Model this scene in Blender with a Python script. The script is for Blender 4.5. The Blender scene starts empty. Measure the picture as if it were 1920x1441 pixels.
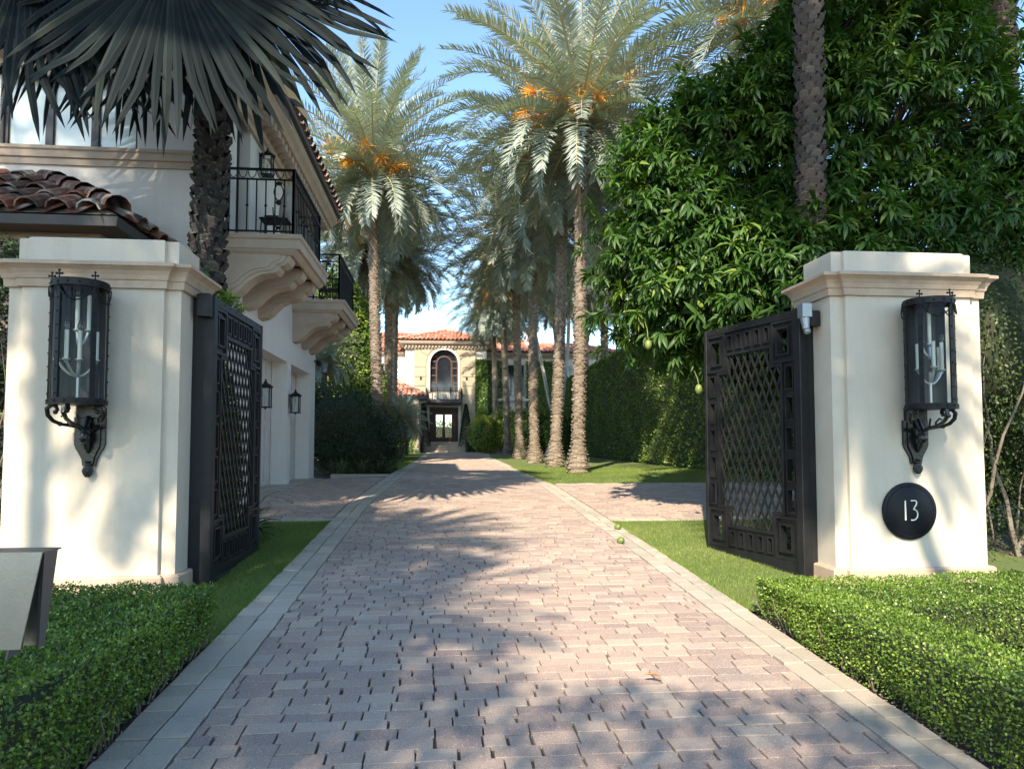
import bpy, math, random
import numpy as np
from mathutils import Vector, Matrix
R = math.radians
rng = np.random.default_rng(7)
random.seed(7)
S = bpy.context.scene
COL = S.collection

# ------------------------------------------------------------------ camera, sky, sun, exposure
cam = bpy.data.cameras.new("camera"); camo = bpy.data.objects.new("camera", cam); COL.objects.link(camo)
camo.location = (0, 0, 1.6)
cam.sensor_width = 36; cam.lens = 36 * 1340 / 1920
cam.clip_start = .05; cam.clip_end = 2000
PSI, PHI = math.atan(130 / 1340), R(3.0)
fwd = Vector((math.sin(PSI) * math.cos(PHI), math.cos(PSI) * math.cos(PHI), math.sin(PHI)))
camo.rotation_euler = fwd.to_track_quat('-Z', 'Y').to_euler()
cam.shift_y = 44.3 / 1920
S.camera = camo
SUN_DIR = Vector((.35, 1, -.76)).normalized()
SUN_EL = math.asin(-SUN_DIR.z)
w = bpy.data.worlds.new("World"); S.world = w; w.use_nodes = True
nt = w.node_tree; bg = nt.nodes["Background"]
sky = nt.nodes.new("ShaderNodeTexSky"); sky.sky_type = 'NISHITA'; sky.sun_disc = False
sky.sun_elevation = SUN_EL; sky.sun_rotation = math.atan2(-SUN_DIR.x, -SUN_DIR.y)
sky.air_density = 1.0; sky.dust_density = .3; sky.ozone_density = 1.2
wm = nt.nodes.new("ShaderNodeMix"); wm.data_type = 'RGBA'; wm.blend_type = 'MULTIPLY'; wm.inputs[0].default_value = 1
wm.inputs[7].default_value = (.88, 1.10, 1.28, 1); nt.links.new(sky.outputs[0], wm.inputs[6]); nt.links.new(wm.outputs[2], bg.inputs[0]); bg.inputs[1].default_value = .15
sl = bpy.data.lights.new("sun", 'SUN'); so = bpy.data.objects.new("sun", sl); COL.objects.link(so)
sl.energy = 4.7; sl.angle = R(.55); sl.color = (1, .93, .82)
so.rotation_euler = SUN_DIR.to_track_quat('-Z', 'Y').to_euler(); so.location = (-5, -12, 20)
S.view_settings.view_transform = 'Standard'; S.view_settings.look = 'None'
S.view_settings.exposure = 1.2; S.view_settings.gamma = 1
S.view_settings.use_white_balance = True; S.view_settings.white_balance_temperature = 7300
S.render.engine = 'CYCLES'
S.cycles.max_bounces = 7; S.cycles.transparent_max_bounces = 8; S.cycles.use_denoising = True

# ------------------------------------------------------------------ materials
MATS = {}
def mat(name, col, rough=.7, col2=None, nscale=8, bump=0, bscale=60, metal=0, tint=None, trans=0, spec=.5, coat=0,
        stain=None, stain_scale=1.5, stain_lo=.55, stain_hi=.75, speck=None, speck_scale=300, streak=None):
    if name in MATS: return MATS[name]
    m = bpy.data.materials.new(name); m.use_nodes = True; MATS[name] = m
    N = m.node_tree.nodes; L = m.node_tree.links
    p = N["Principled BSDF"]; out = N["Material Output"]
    p.inputs["Roughness"].default_value = rough; p.inputs["Metallic"].default_value = metal
    p.inputs["Specular IOR Level"].default_value = spec
    if coat: p.inputs["Coat Weight"].default_value = coat; p.inputs["Coat Roughness"].default_value = .08
    geo = N.new("ShaderNodeTexCoord")
    def noise(sc, det=4, rough_=.6, vec=None):
        n = N.new("ShaderNodeTexNoise"); n.inputs["Scale"].default_value = sc; n.inputs["Detail"].default_value = det
        n.inputs["Roughness"].default_value = rough_
        L.new(vec or geo.outputs["Object"], n.inputs["Vector"]); return n
    def mix(a, b, f, mode='MIX'):
        x = N.new("ShaderNodeMix"); x.data_type = 'RGBA'; x.blend_type = mode
        for s, v in ((x.inputs[0], f), (x.inputs[6], a), (x.inputs[7], b)):
            if hasattr(v, 'links'): L.new(v, s)
            elif isinstance(v, (int, float)): s.default_value = v
            else: s.default_value = (*v, 1)
        return x.outputs[2]
    c = col
    if tint:
        at = N.new("ShaderNodeAttribute"); at.attribute_name = "tint"
        r = N.new("ShaderNodeValToRGB"); L.new(at.outputs["Fac"], r.inputs[0])
        e = r.color_ramp.elements
        n_ = len(tint)
        e[0].position = 0; e[0].color = (*tint[0][1], 1); e[1].position = 1; e[1].color = (*tint[-1][1], 1)
        for pos, cc in tint[1:-1]:
            k = e.new(pos); k.color = (*cc, 1)
        c = r.outputs[0]
    if col2:
        n = noise(nscale)
        mr = N.new("ShaderNodeMapRange"); mr.inputs[1].default_value = .35; mr.inputs[2].default_value = .65
        L.new(n.outputs[0], mr.inputs[0])
        c = mix(c, col2, mr.outputs[0])
    if stain:
        n = noise(stain_scale, 6, .65)
        mr = N.new("ShaderNodeMapRange"); mr.inputs[1].default_value = stain_lo; mr.inputs[2].default_value = stain_hi
        L.new(n.outputs[0], mr.inputs[0])
        c = mix(c, stain, mr.outputs[0])
    if streak:
        mp = N.new("ShaderNodeMapping"); mp.inputs["Scale"].default_value = (7, 7, .55); L.new(geo.outputs["Object"], mp.inputs[0])
        n = noise(1.0, 5, .6, mp.outputs[0]); mr = N.new("ShaderNodeMapRange"); mr.inputs[1].default_value = .50; mr.inputs[2].default_value = .80
        L.new(n.outputs[0], mr.inputs[0]); c = mix(c, streak, mr.outputs[0])
    if speck:
        n = noise(speck_scale, 2)
        mr = N.new("ShaderNodeMapRange"); mr.inputs[1].default_value = .52; mr.inputs[2].default_value = .72
        L.new(n.outputs[0], mr.inputs[0])
        c = mix(c, speck, mr.outputs[0])
    if hasattr(c, 'links'): L.new(c, p.inputs["Base Color"])
    else: p.inputs["Base Color"].default_value = (*c, 1)
    if bump:
        n = noise(bscale, 5)
        b = N.new("ShaderNodeBump"); b.inputs["Strength"].default_value = bump; b.inputs["Distance"].default_value = .02
        L.new(n.outputs[0], b.inputs["Height"]); L.new(b.outputs[0], p.inputs["Normal"])
    if trans:
        t = N.new("ShaderNodeBsdfTranslucent"); ms = N.new("ShaderNodeMixShader"); ms.inputs[0].default_value = trans
        if hasattr(c, 'links'):
            tc = mix(c, (1.0, 1.15, .35), 1.0, 'MULTIPLY'); L.new(tc, t.inputs[0])
        else: t.inputs[0].default_value = (c[0], c[1] * 1.1, c[2] * .4, 1)
        L.new(p.outputs[0], ms.inputs[1]); L.new(t.outputs[0], ms.inputs[2]); L.new(ms.outputs[0], out.inputs[0])
    return m
def glass(name, col=(.9, .95, .93), rough=.02, alpha=.22):
    if name in MATS: return MATS[name]
    m = bpy.data.materials.new(name); m.use_nodes = True; MATS[name] = m
    N = m.node_tree.nodes; L = m.node_tree.links; out = N["Material Output"]; N.remove(N["Principled BSDF"])
    t = N.new("ShaderNodeBsdfTransparent"); t.inputs[0].default_value = (*col, 1)
    g = N.new("ShaderNodeBsdfGlossy"); g.inputs["Roughness"].default_value = rough
    fr = N.new("ShaderNodeLayerWeight"); fr.inputs[0].default_value = alpha
    ms = N.new("ShaderNodeMixShader")
    L.new(fr.outputs["Fresnel"], ms.inputs[0]); L.new(t.outputs[0], ms.inputs[1]); L.new(g.outputs[0], ms.inputs[2])
    L.new(ms.outputs[0], out.inputs[0]); return m

STUCCO = mat("stucco_cream", (.60, .52, .415), .85, streak=(.53, .45, .35), col2=(.56, .48, .38), nscale=2.5, bump=.18, bscale=34, stain=(.5, .43, .34), stain_scale=1.1, stain_lo=.6, stain_hi=.85)
WALLM = mat("stucco_white", (.69, .65, .60), .85, streak=(.62, .575, .52), col2=(.65, .61, .565), nscale=1.2, bump=.25, bscale=28)
STONE = mat("cast_stone", (.50, .375, .275), .8, col2=(.41, .295, .21), nscale=4, bump=.25, bscale=50, stain=(.35, .25, .18), stain_scale=3, stain_lo=.6, stain_hi=.8)
STONE2 = mat("cast_stone_balcony", (.46, .37, .29), .8, col2=(.40, .315, .245), nscale=3, bump=.2, bscale=50, stain=(.36, .29, .24), stain_scale=2.5, stain_lo=.58, stain_hi=.8)
IRON = mat("black_iron", (.007, .0075, .009), .5, spec=.25, bump=.1, bscale=70, col2=(.011, .0115, .013), nscale=12)
IRONG = mat("glossy_black_iron", (.008, .009, .011), .22, bump=.15, bscale=50)
GATEM = mat("gate_iron", (.009, .0095, .011), .48, spec=.35, col2=(.014, .0145, .016), nscale=9, bump=.08, bscale=60)
LATT = mat("gate_lattice_iron", (.022, .022, .02), .5, col2=(.014, .014, .013), nscale=9)
STEEL = mat("brushed_steel", (.50, .51, .50), .33, metal=1, col2=(.42, .43, .42), nscale=3, bump=.05, bscale=140, stain=(.46, .36, .30), stain_scale=4, stain_lo=.55, stain_hi=.9)
DSTEEL = mat("dark_steel", (.16, .165, .17), .4, metal=.8)
BRICK = mat("paver_brick", (.3, .2, .2), .85, tint=[(0, (.27, .187, .155)), (.3, (.345, .238, .187)), (.6, (.40, .285, .217)), (.85, (.45, .338, .255)), (1, (.33, .272, .228))],
            bump=.5, bscale=160, speck=(.66, .60, .54), speck_scale=190, stain=(.20, .16, .145), stain_scale=.8, stain_lo=.54, stain_hi=.80)
BORD = mat("paver_border", (.4, .4, .36), .85, tint=[(0, (.34, .28, .215)), (.5, (.42, .35, .27)), (1, (.49, .415, .32))], bump=.5, bscale=160,
           speck=(.6, .58, .53), speck_scale=260, stain=(.25, .235, .21), stain_scale=1.6, stain_lo=.55, stain_hi=.8)
SAND = mat("joint_sand", (.075, .062, .055), .95, col2=(.14, .12, .10), nscale=14, bump=.5, bscale=200)
SOIL = mat("soil", (.055, .04, .03), .95, col2=(.11, .085, .065), nscale=6, bump=.9, bscale=35, speck=(.17, .13, .09), speck_scale=60)
GRASSM = mat("lawn_ground", (.12, .17, .04), .95, col2=(.17, .20, .055), nscale=1.3, bump=1, bscale=110, stain=(.2, .17, .08), stain_scale=1.1, stain_lo=.62, stain_hi=.8, speck=(.05, .09, .02), speck_scale=45)
BLADE = mat("grass_blade", (.1, .2, .03), .6, tint=[(0, (.10, .15, .025)), (.6, (.19, .27, .05)), (.85, (.28, .33, .085)), (1, (.42, .35, .19))], trans=.3)
BOX = mat("box_hedge_leaf", (.04, .09, .02), .38, tint=[(0, (.05, .09, .016)), (.5, (.14, .235, .035)), (.85, (.25, .36, .055)), (1, (.42, .50, .11))], trans=.34)
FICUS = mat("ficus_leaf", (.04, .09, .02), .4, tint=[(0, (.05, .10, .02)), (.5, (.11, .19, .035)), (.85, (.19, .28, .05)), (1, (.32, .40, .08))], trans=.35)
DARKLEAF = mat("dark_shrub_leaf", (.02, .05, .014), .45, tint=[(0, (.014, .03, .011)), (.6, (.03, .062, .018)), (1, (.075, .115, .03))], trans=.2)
YLEAF = mat("yellow_green_leaf", (.2, .25, .03), .5, tint=[(0, (.09, .15, .02)), (.5, (.2, .27, .03)), (1, (.4, .42, .06))], trans=.35)
MANGO = mat("mango_leaf", (.03, .08, .02), .45, spec=.35, tint=[(0, (.025, .06, .014)), (.55, (.055, .125, .025)), (.8, (.085, .165, .032)), (.95, (.12, .21, .04)), (1, (.18, .26, .05))], trans=.32)
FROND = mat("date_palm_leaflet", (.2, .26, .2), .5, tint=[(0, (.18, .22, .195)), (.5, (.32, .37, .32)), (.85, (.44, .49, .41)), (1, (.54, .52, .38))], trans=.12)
RACHIS = mat("palm_midrib", (.36, .34, .16), .6, col2=(.42, .30, .12), nscale=5)
FRUITST = mat("date_fruit_stalk", (.75, .33, .04), .6, tint=[(0, (.66, .25, .03)), (.7, (.85, .42, .06)), (1, (.7, .12, .05))], trans=.2)
DEADL = mat("dead_palm_leaf", (.48, .36, .24), .8, tint=[(0, (.35, .25, .16)), (1, (.55, .43, .3))], trans=.1)
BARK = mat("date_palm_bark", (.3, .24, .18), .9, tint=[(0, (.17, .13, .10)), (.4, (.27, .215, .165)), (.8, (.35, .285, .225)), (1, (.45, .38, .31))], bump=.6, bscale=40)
BARKD = mat("dark_palm_bark", (.05, .045, .04), .9, tint=[(0, (.014, .012, .011)), (.6, (.03, .026, .024)), (1, (.065, .057, .05))], bump=.9, bscale=30, speck=(.11, .105, .095), speck_scale=22)
BOOT = mat("palm_boot", (.1, .08, .05), .9, tint=[(0, (.06, .045, .035)), (.6, (.13, .10, .07)), (.85, (.2, .15, .09)), (1, (.28, .28, .06))], bump=.6, bscale=40)
BARKM = mat("shade_tinted_palm_bark", (.1, .08, .065), .9, tint=[(0, (.05, .04, .035)), (.5, (.10, .08, .067)), (1, (.16, .13, .11))], bump=.6, bscale=40)  # darker copy of the date palm bark, shade put into its colour
BARKT = mat("tree_bark", (.12, .095, .07), .9, col2=(.2, .17, .14), nscale=8, bump=.8, bscale=25)
PALEB = mat("pale_palm_trunk", (.46, .43, .39), .85, col2=(.34, .32, .29), nscale=6, bump=.4, bscale=25)
TWIG = mat("twig", (.17, .125, .085), .85, col2=(.10, .075, .055), nscale=9)
BISM = mat("silver_fan_leaf", (.1, .13, .13), .65, spec=.12, tint=[(0, (.006, .009, .010)), (.6, (.012, .018, .019)), (.9, (.03, .042, .036)), (1, (.09, .08, .055))], trans=.05)
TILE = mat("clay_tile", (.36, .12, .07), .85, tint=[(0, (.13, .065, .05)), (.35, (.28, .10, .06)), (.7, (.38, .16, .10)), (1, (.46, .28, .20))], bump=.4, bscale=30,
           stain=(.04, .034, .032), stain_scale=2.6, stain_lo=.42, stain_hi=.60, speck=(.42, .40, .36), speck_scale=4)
TILE2 = mat("clay_tile_bright", (.5, .2, .12), .85, tint=[(0, (.40, .13, .08)), (.4, (.55, .21, .13)), (.8, (.66, .32, .21)), (1, (.72, .48, .36))], bump=.3, bscale=20)  # brighter, unstained clay tile for the mansion and porch roofs
MORTAR = mat("roof_mortar", (.38, .33, .28), .9, col2=(.12, .1, .09), nscale=9)
FASCIA = mat("dark_fascia", (.045, .043, .045), .5)
SOFFIT = mat("soffit_brown", (.10, .075, .055), .8)
LIME = mat("limestone", (.42, .345, .24), .85, col2=(.33, .27, .19), nscale=1.2, bump=.3, bscale=20, stain=(.40, .33, .25), stain_scale=.9, stain_lo=.55, stain_hi=.75)
WOOD = mat("mahogany", (.045, .018, .011), .5, col2=(.07, .027, .015), nscale=7)
DGLASS = mat("dark_window_glass", (.012, .013, .018), .06, spec=.8)
CURT = mat("curtain_and_sky_glass", (.78, .82, .74), .12, col2=(.62, .70, .62), nscale=1.3, coat=1.0)  # pale colour stands for curtains and bright sky reflected in the panes
CANDLE = mat("candle_tube", (.58, .58, .50), .5)
BRASS = mat("pale_metal_arm", (.42, .44, .42), .35, metal=.6)
BULB = glass("bulb_glass", (.95, .9, .8), .03, .35)
LGLASS = glass("lantern_glass", (.90, .93, .93), .02, .20)
PGLASS = glass("pane_glass", (.85, .9, .9), .02, .25)
CREAMN = mat("cream_numeral", (.80, .76, .66), .5)
WHITE = mat("white_paint", (.60, .57, .51), .6)
MANGOF = mat("mango_fruit", (.10, .16, .035), .5, col2=(.19, .21, .05), nscale=9)
DRYLEAF = mat("dry_leaf", (.42, .22, .08), .8, col2=(.3, .15, .06), nscale=30)
CANVAS = mat("pale_canvas", (.50, .44, .38), .85, col2=(.40, .34, .29), nscale=7)
DOORM = mat("garage_door_paint", (.60, .54, .50), .7, col2=(.56, .50, .46), nscale=2)
CORE = mat("hedge_core", (.022, .035, .012), .95, col2=(.04, .04, .02), nscale=20)

# ------------------------------------------------------------------ mesh helpers
class MB:
    def __init__(s): s.v = []; s.f = []; s.m = []; s.t = []; s.mi = 0; s.tv = .5
    def add(s, vs, fs):
        b = len(s.v); s.v.extend([tuple(map(float, p)) for p in vs]); s.f.extend([tuple(i + b for i in f) for f in fs])
        s.m.extend([s.mi] * len(fs)); s.t.extend([s.tv] * len(vs)); return s
    def box(s, x0, x1, y0, y1, z0, z1, M=None):
        vs = [(x, y, z) for x in (x0, x1) for y in (y0, y1) for z in (z0, z1)]
        if M is not None: vs = [M @ Vector(p) for p in vs]
        return s.add(vs, [(0, 1, 3, 2), (4, 6, 7, 5), (0, 4, 5, 1), (2, 3, 7, 6), (0, 2, 6, 4), (1, 5, 7, 3)])
    def bbox(s, x0, x1, y0, y1, z0, z1, b=.01, M=None):      # box with chamfered vertical + top edges
        pts = [(x0 + b, y0), (x1 - b, y0), (x1, y0 + b), (x1, y1 - b), (x1 - b, y1), (x0 + b, y1), (x0, y1 - b), (x0, y0 + b)]
        cx, cy = (x0 + x1) / 2, (y0 + y1) / 2
        def inset(q): return (q[0] + b * (1 if q[0] < cx else -1), q[1] + b * (1 if q[1] < cy else -1))
        vs = [(p[0], p[1], z) for z in (z0, z1 - b) for p in pts] + [(*inset(p), z1) for p in pts]
        if M is not None: vs = [M @ Vector(p) for p in vs]
        fs = [tuple(reversed(range(8))), tuple(range(16, 24))]
        for k in (0, 8):
            for i in range(8): j = (i + 1) % 8; fs.append((k + i, k + j, k + 8 + j, k + 8 + i))
        return s.add(vs, fs)
    def tube(s, pts, r, n=8, cap=True):
        pts = [Vector(p) for p in pts]; m = len(pts)
        rs = r if hasattr(r, '__len__') else [r] * m
        ring = []; prev = None
        for i, p in enumerate(pts):
            d = (pts[min(i + 1, m - 1)] - pts[max(i - 1, 0)]).normalized()
            if prev is None:
                a = d.orthogonal().normalized()
            else:
                a = (prev - d * prev.dot(d)); a = a.normalized() if a.length > 1e-6 else d.orthogonal().normalized()
            prev = a; b = d.cross(a)
            ring.append([p + (a * math.cos(2 * math.pi * k / n) + b * math.sin(2 * math.pi * k / n)) * rs[i] for k in range(n)])
        vs = [q for rg in ring for q in rg]; fs = []
        for i in range(m - 1):
            for k in range(n):
                j = (k + 1) % n; fs.append((i * n + k, i * n + j, (i + 1) * n + j, (i + 1) * n + k))
        if cap: fs += [tuple(reversed(range(n))), tuple((m - 1) * n + k for k in range(n))]
        return s.add(vs, fs)
    def lathe(s, prof, n=16, c=(0, 0, 0), a0=0, a1=2 * math.pi, lump=0):
        full = abs(a1 - a0 - 2 * math.pi) < 1e-6; k = n if full else n + 1
        vs = []
        for j, (r, z) in enumerate(prof):
            for i in range(k):
                a = a0 + (a1 - a0) * i / n
                rr = r * (1 + lump * math.sin(i * 3.1 + j * 2.2))
                vs.append((c[0] + rr * math.cos(a), c[1] + rr * math.sin(a), c[2] + z))
        fs = []
        for j in range(len(prof) - 1):
            for i in range(n):
                i2 = (i + 1) % k; fs.append((j * k + i, j * k + i2, (j + 1) * k + i2, (j + 1) * k + i))
        return s.add(vs, fs)
    def prism(s, poly, f, t):       # poly 2D, f(a,b,d)->3D, thickness range t=(d0,d1)
        n = len(poly); vs = [f(a, b, t[0]) for a, b in poly] + [f(a, b, t[1]) for a, b in poly]
        fs = [tuple(range(n)), tuple(reversed(range(n, 2 * n)))] + [(i, i + n, (i + 1) % n + n, (i + 1) % n) for i in range(n)]
        return s.add(vs, fs)
    def sweep(s, prof, path, closed=False):   # prof: list of (out,z); path: list of (x,y) with outward = right-hand normal; mitred
        n = len(path); m = len(prof); vs = []
        for i in range(n):
            p = Vector(path[i])
            a = Vector(path[i - 1]) if (i > 0 or closed) else None
            b = Vector(path[(i + 1) % n]) if (i < n - 1 or closed) else None
            d1 = (p - a).normalized() if a else None; d2 = (b - p).normalized() if b else None
            n1 = Vector((d1.y, -d1.x)) if d1 else None; n2 = Vector((d2.y, -d2.x)) if d2 else None
            if n1 is None: nn = n2; k = 1
            elif n2 is None: nn = n1; k = 1
            else:
                nn = (n1 + n2).normalized(); k = 1 / max(.3, nn.dot(n1))
            for o, z in prof: vs.append((p.x + nn.x * o * k, p.y + nn.y * o * k, z))
        fs = []
        for i in range(n if closed else n - 1):
            i2 = (i + 1) % n
            for j in range(m - 1): fs.append((i * m + j, i2 * m + j, i2 * m + j + 1, i * m + j + 1))
        if not closed: fs += [tuple(range(m)), tuple(reversed(range((n - 1) * m, n * m)))]
        return s.add(vs, fs)
    def sphere(s, c, r, n=10, m=6, sz=1):
        return s.lathe([(max(r * math.sin(math.pi * j / m), 1e-4), -r * sz * math.cos(math.pi * j / m)) for j in range(m + 1)], n, c)
    def build(s, name, mats, parent=None, smooth=False, loc=None):
        me = bpy.data.meshes.new(name); me.from_pydata(s.v, [], s.f)
        for m in (mats if isinstance(mats, (list, tuple)) else [mats]): me.materials.append(m)
        me.polygons.foreach_set('material_index', s.m)
        a = me.attributes.new('tint', 'FLOAT', 'POINT'); a.data.foreach_set('value', s.t)
        if smooth:
            me.polygons.foreach_set('use_smooth', [True] * len(s.f))
            if smooth != 'all':
                me.set_sharp_from_angle(angle=R(38))
        me.update()
        o = bpy.data.objects.new(name, me); COL.objects.link(o)
        if parent: o.parent = parent
        if loc: o.location = loc
        return o
def tag(o, label=None, cat=None, group=None, kind=None):
    if label: o['label'] = label
    if cat: o['category'] = cat
    if group: o['group'] = group
    if kind: o['kind'] = kind
    return o
def empty(name, loc=(0, 0, 0), label=None, cat=None, group=None, rz=0):
    o = bpy.data.objects.new(name, None); COL.objects.link(o); o.location = loc; o.rotation_euler[2] = rz
    o.empty_display_size = .2
    return tag(o, label, cat, group)
def local(o, root):      # keep world geometry when building in world coordinates under a moved root
    o.matrix_parent_inverse = Matrix.Translation(-Vector(root.location)); return o
def copy_tree(o, parent=None):
    c = o.copy(); COL.objects.link(c); c.parent = parent
    for ch in list(o.children): copy_tree(ch, c)
    return c

def fast_mesh(name, V, F, tint, mats, parent=None, smooth=False, minv=None):
    """V (n,3) F (m,k) numpy"""
    me = bpy.data.meshes.new(name)
    nf, k = F.shape
    me.vertices.add(len(V)); me.vertices.foreach_set('co', V.astype(np.float32).ravel())
    me.loops.add(nf * k); me.loops.foreach_set('vertex_index', F.astype(np.int32).ravel())
    me.polygons.add(nf); me.polygons.foreach_set('loop_start', (np.arange(nf) * k).astype(np.int32))
    me.materials.append(mats)
    a = me.attributes.new('tint', 'FLOAT', 'POINT'); a.data.foreach_set('value', tint.astype(np.float32))
    me.polygons.foreach_set('use_smooth', np.full(nf, bool(smooth)))
    me.update(calc_edges=True)
    o = bpy.data.objects.new(name, me); COL.objects.link(o)
    if parent: o.parent = parent
    return o
def norm(a): return a / np.maximum(np.linalg.norm(a, axis=-1, keepdims=True), 1e-9)
T_KITE = (np.array([(0, 0, 0), (.45, .5, 0), (1, 0, 0), (.45, -.5, 0)]), np.array([(0, 1, 2, 3)]))
T_LEAF = (np.array([(0, 0, 0), (.4, .5, .12), (.42, 0, 0), (.4, -.5, .12), (1, 0, -.22)]), np.array([(0, 2, 1), (0, 3, 2), (2, 4, 1), (2, 3, 4)]))
T_BLADE = (np.array([(0, .5, 0), (0, -.5, 0), (1, 0, 0)]), np.array([(0, 1, 2)]))
T_LEAF6 = (np.array([(0, 0, 0), (.22, .36, .05), (.6, .5, .03), (1, 0, -.12), (.6, -.5, .03), (.22, -.36, .05), (.5, 0, -.04)]),
           np.array([(0, 6, 1), (1, 6, 2), (2, 6, 3), (3, 6, 4), (4, 6, 5), (5, 6, 0)]))
def leaves(name, P, D, Nn, Ln, Wd, tint, m, tmpl=T_KITE, parent=None, smooth=False):
    D = norm(D); Sd = norm(np.cross(Nn, D)); Nn = np.cross(D, Sd)
    T, F = tmpl; n = len(P); k = len(T)
    V = (P[:, None, :] + D[:, None, :] * (T[None, :, 0:1] * Ln[:, None, None]) + Sd[:, None, :] * (T[None, :, 1:2] * Wd[:, None, None])
         + Nn[:, None, :] * (T[None, :, 2:3] * Ln[:, None, None]))
    FF = (F[None] + (np.arange(n) * k)[:, None, None]).reshape(-1, F.shape[1])
    return fast_mesh(name, V.reshape(-1, 3), FF, np.repeat(tint, k), m, parent, smooth)
def rdir(n): return norm(rng.normal(size=(n, 3)))
def vnoise(P, sc, seed=0):
    """cheap smooth pseudo noise 0..1"""
    r = np.random.default_rng(seed); o = np.zeros(len(P))
    for i in range(5):
        k = r.normal(size=3) * sc; o += np.sin(P @ k + r.uniform(0, 6.28))
    return .5 + o / 8

def gz(x, y):
    x = np.asarray(x, float); y = np.asarray(y, float)
    b = np.where(y < 17, .052 * y, np.where(y < 45, .884 + (y - 17) * .0095, 1.15))
    b = np.where(y < -6, -.312, b)
    sm = lambda t: np.clip(t, 0, 1) ** 2 * (3 - 2 * np.clip(t, 0, 1))
    wl = sm((-1.7 - x) / 1.2) * sm((y - 10.3) / 1.4) * (1 - sm((y - 16.9) / 2)) * (1 - sm((-x - 6) / 4))
    b = b + wl * (.83 - b)
    side = np.maximum(sm((-1.6 - x) / .8), sm((x - 2.5) / .8)) * sm((y - 4.5) / 1.5) * (1 - sm((y - 9) / 1.2))
    return b - .05 * side
def gzf(x, y): return float(gz(x, y))

# ------------------------------------------------------------------ ground, lawns, driveway
xs = np.concatenate([np.linspace(-400, -30, 12), np.linspace(-24, -8, 9), np.linspace(-7, 9, 65), np.linspace(10, 26, 9), np.linspace(32, 400, 12)])
ys = np.concatenate([np.linspace(-200, -14, 8), np.linspace(-10, 0, 8), np.linspace(.5, 22, 87), np.linspace(24, 70, 24), np.linspace(80, 900, 14)])
def sheet(name, xs, ys, off, m, label=None, cat=None, kind='structure', mask=None):
    X_, Y_ = np.meshgrid(xs, ys); Z = gz(X_, Y_) + off
    V = np.stack([X_, Y_, Z], -1).reshape(-1, 3); nx, ny = len(xs), len(ys)
    i = (np.arange(ny - 1)[:, None] * nx + np.arange(nx - 1)[None]).ravel()
    F = np.stack([i, i + 1, i + nx + 1, i + nx], 1)
    o = fast_mesh(name, V, F, np.full(len(V), .5), m, smooth=True); tag(o, label, cat, None, kind); return o
sheet("ground", xs, ys, -.03, SOIL, "dark soil ground under lawns and shrubs", "ground")
def L_in(y): return float(np.interp(y, [0, 12, 17, 42, 47], [-1.2, -1.2, -.92, -.66, -.62]))
def L_out(y): return L_in(y) - .35
def R_in(y): return float(np.interp(y, [0, 8, 15, 17, 34, 42, 47], [2.12, 2.12, 2.02, 1.82, 1.98, 2.4, 2.6]))
def R_out(y): return R_in(y) + .30

def strip(name, fx0, fx1, ys_, n, off, m, label, cat):
    V = []; 
    for y in ys_:
        a, b = fx0(y), fx1(y)
        for k in range(n + 1):
            x = a + (b - a) * k / n; V.append((x, y, gzf(x, y) + off))
    ny = len(ys_); i = (np.arange(ny - 1)[:, None] * (n + 1) + np.arange(n)[None]).ravel()
    F = np.stack([i, i + 1, i + n + 2, i + n + 1], 1)
    o = fast_mesh(name, np.array(V), F, np.full(len(V), .5), m, smooth=True); return tag(o, label, cat, None, 'structure')
strip("driveway_bed", lambda y: L_out(y) - .02, lambda y: R_out(y) + .02, np.linspace(-8, 47, 150), 12, -.008, SAND, "dark sand joints between the driveway pavers", "driveway")
strip("driveway_bed", lambda y: -2.96, lambda y: L_out(y) - .03, np.linspace(10.3, 16.9, 30), 8, -.008, SAND, "sandy joints of the small paved apron before the garages", "driveway")
strip("driveway_bed", lambda y: R_out(y) + .03, lambda y: 14., np.linspace(10.1, 15.1, 24), 16, -.008, SAND, "sandy joints of the paved branch leading right", "driveway")

def pavers(name, cells, m, label, cat, bev=.003, top=.014, jz=.0022):
    """cells: list of 4 corner xy arrays"""
    c = np.array(cells); n = len(c); ctr = c.mean(1, keepdims=True)
    c = c + rng.normal(0, .0022, c.shape)
    d = c - ctr; L_ = np.linalg.norm(d, axis=2, keepdims=True)
    inn = ctr + d * (1 - bev * 1.5 / L_)
    tz = rng.normal(0, jz, n)[:, None] + gz(ctr[..., 0], ctr[..., 1]) + top
    gzc = gz(c[..., 0], c[..., 1]) - gz(ctr[..., 0], ctr[..., 1])
    tilt = rng.normal(0, .0012, (n, 4))
    topz = tz + gzc + tilt
    V = np.concatenate([np.concatenate([inn, topz[..., None]], 2), np.concatenate([c, (topz - bev * .7)[..., None]], 2), np.concatenate([c, (topz - .05)[..., None]], 2)], 1)
    F = [(0, 1, 2, 3)]
    for i in range(4):
        j = (i + 1) % 4; F.append((4 + i, 4 + j, j, i)); F.append((8 + i, 8 + j, 4 + j, 4 + i))
    F = np.array(F); FF = (F[None] + (np.arange(n) * 12)[:, None, None]).reshape(-1, 4)
    t = np.clip(rng.beta(1.6, 1.6, n), 0, 1)
    o = fast_mesh(name, V.reshape(-1, 3), FF, np.repeat(t, 12), m); return tag(o, label, cat, None, 'structure')
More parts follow.
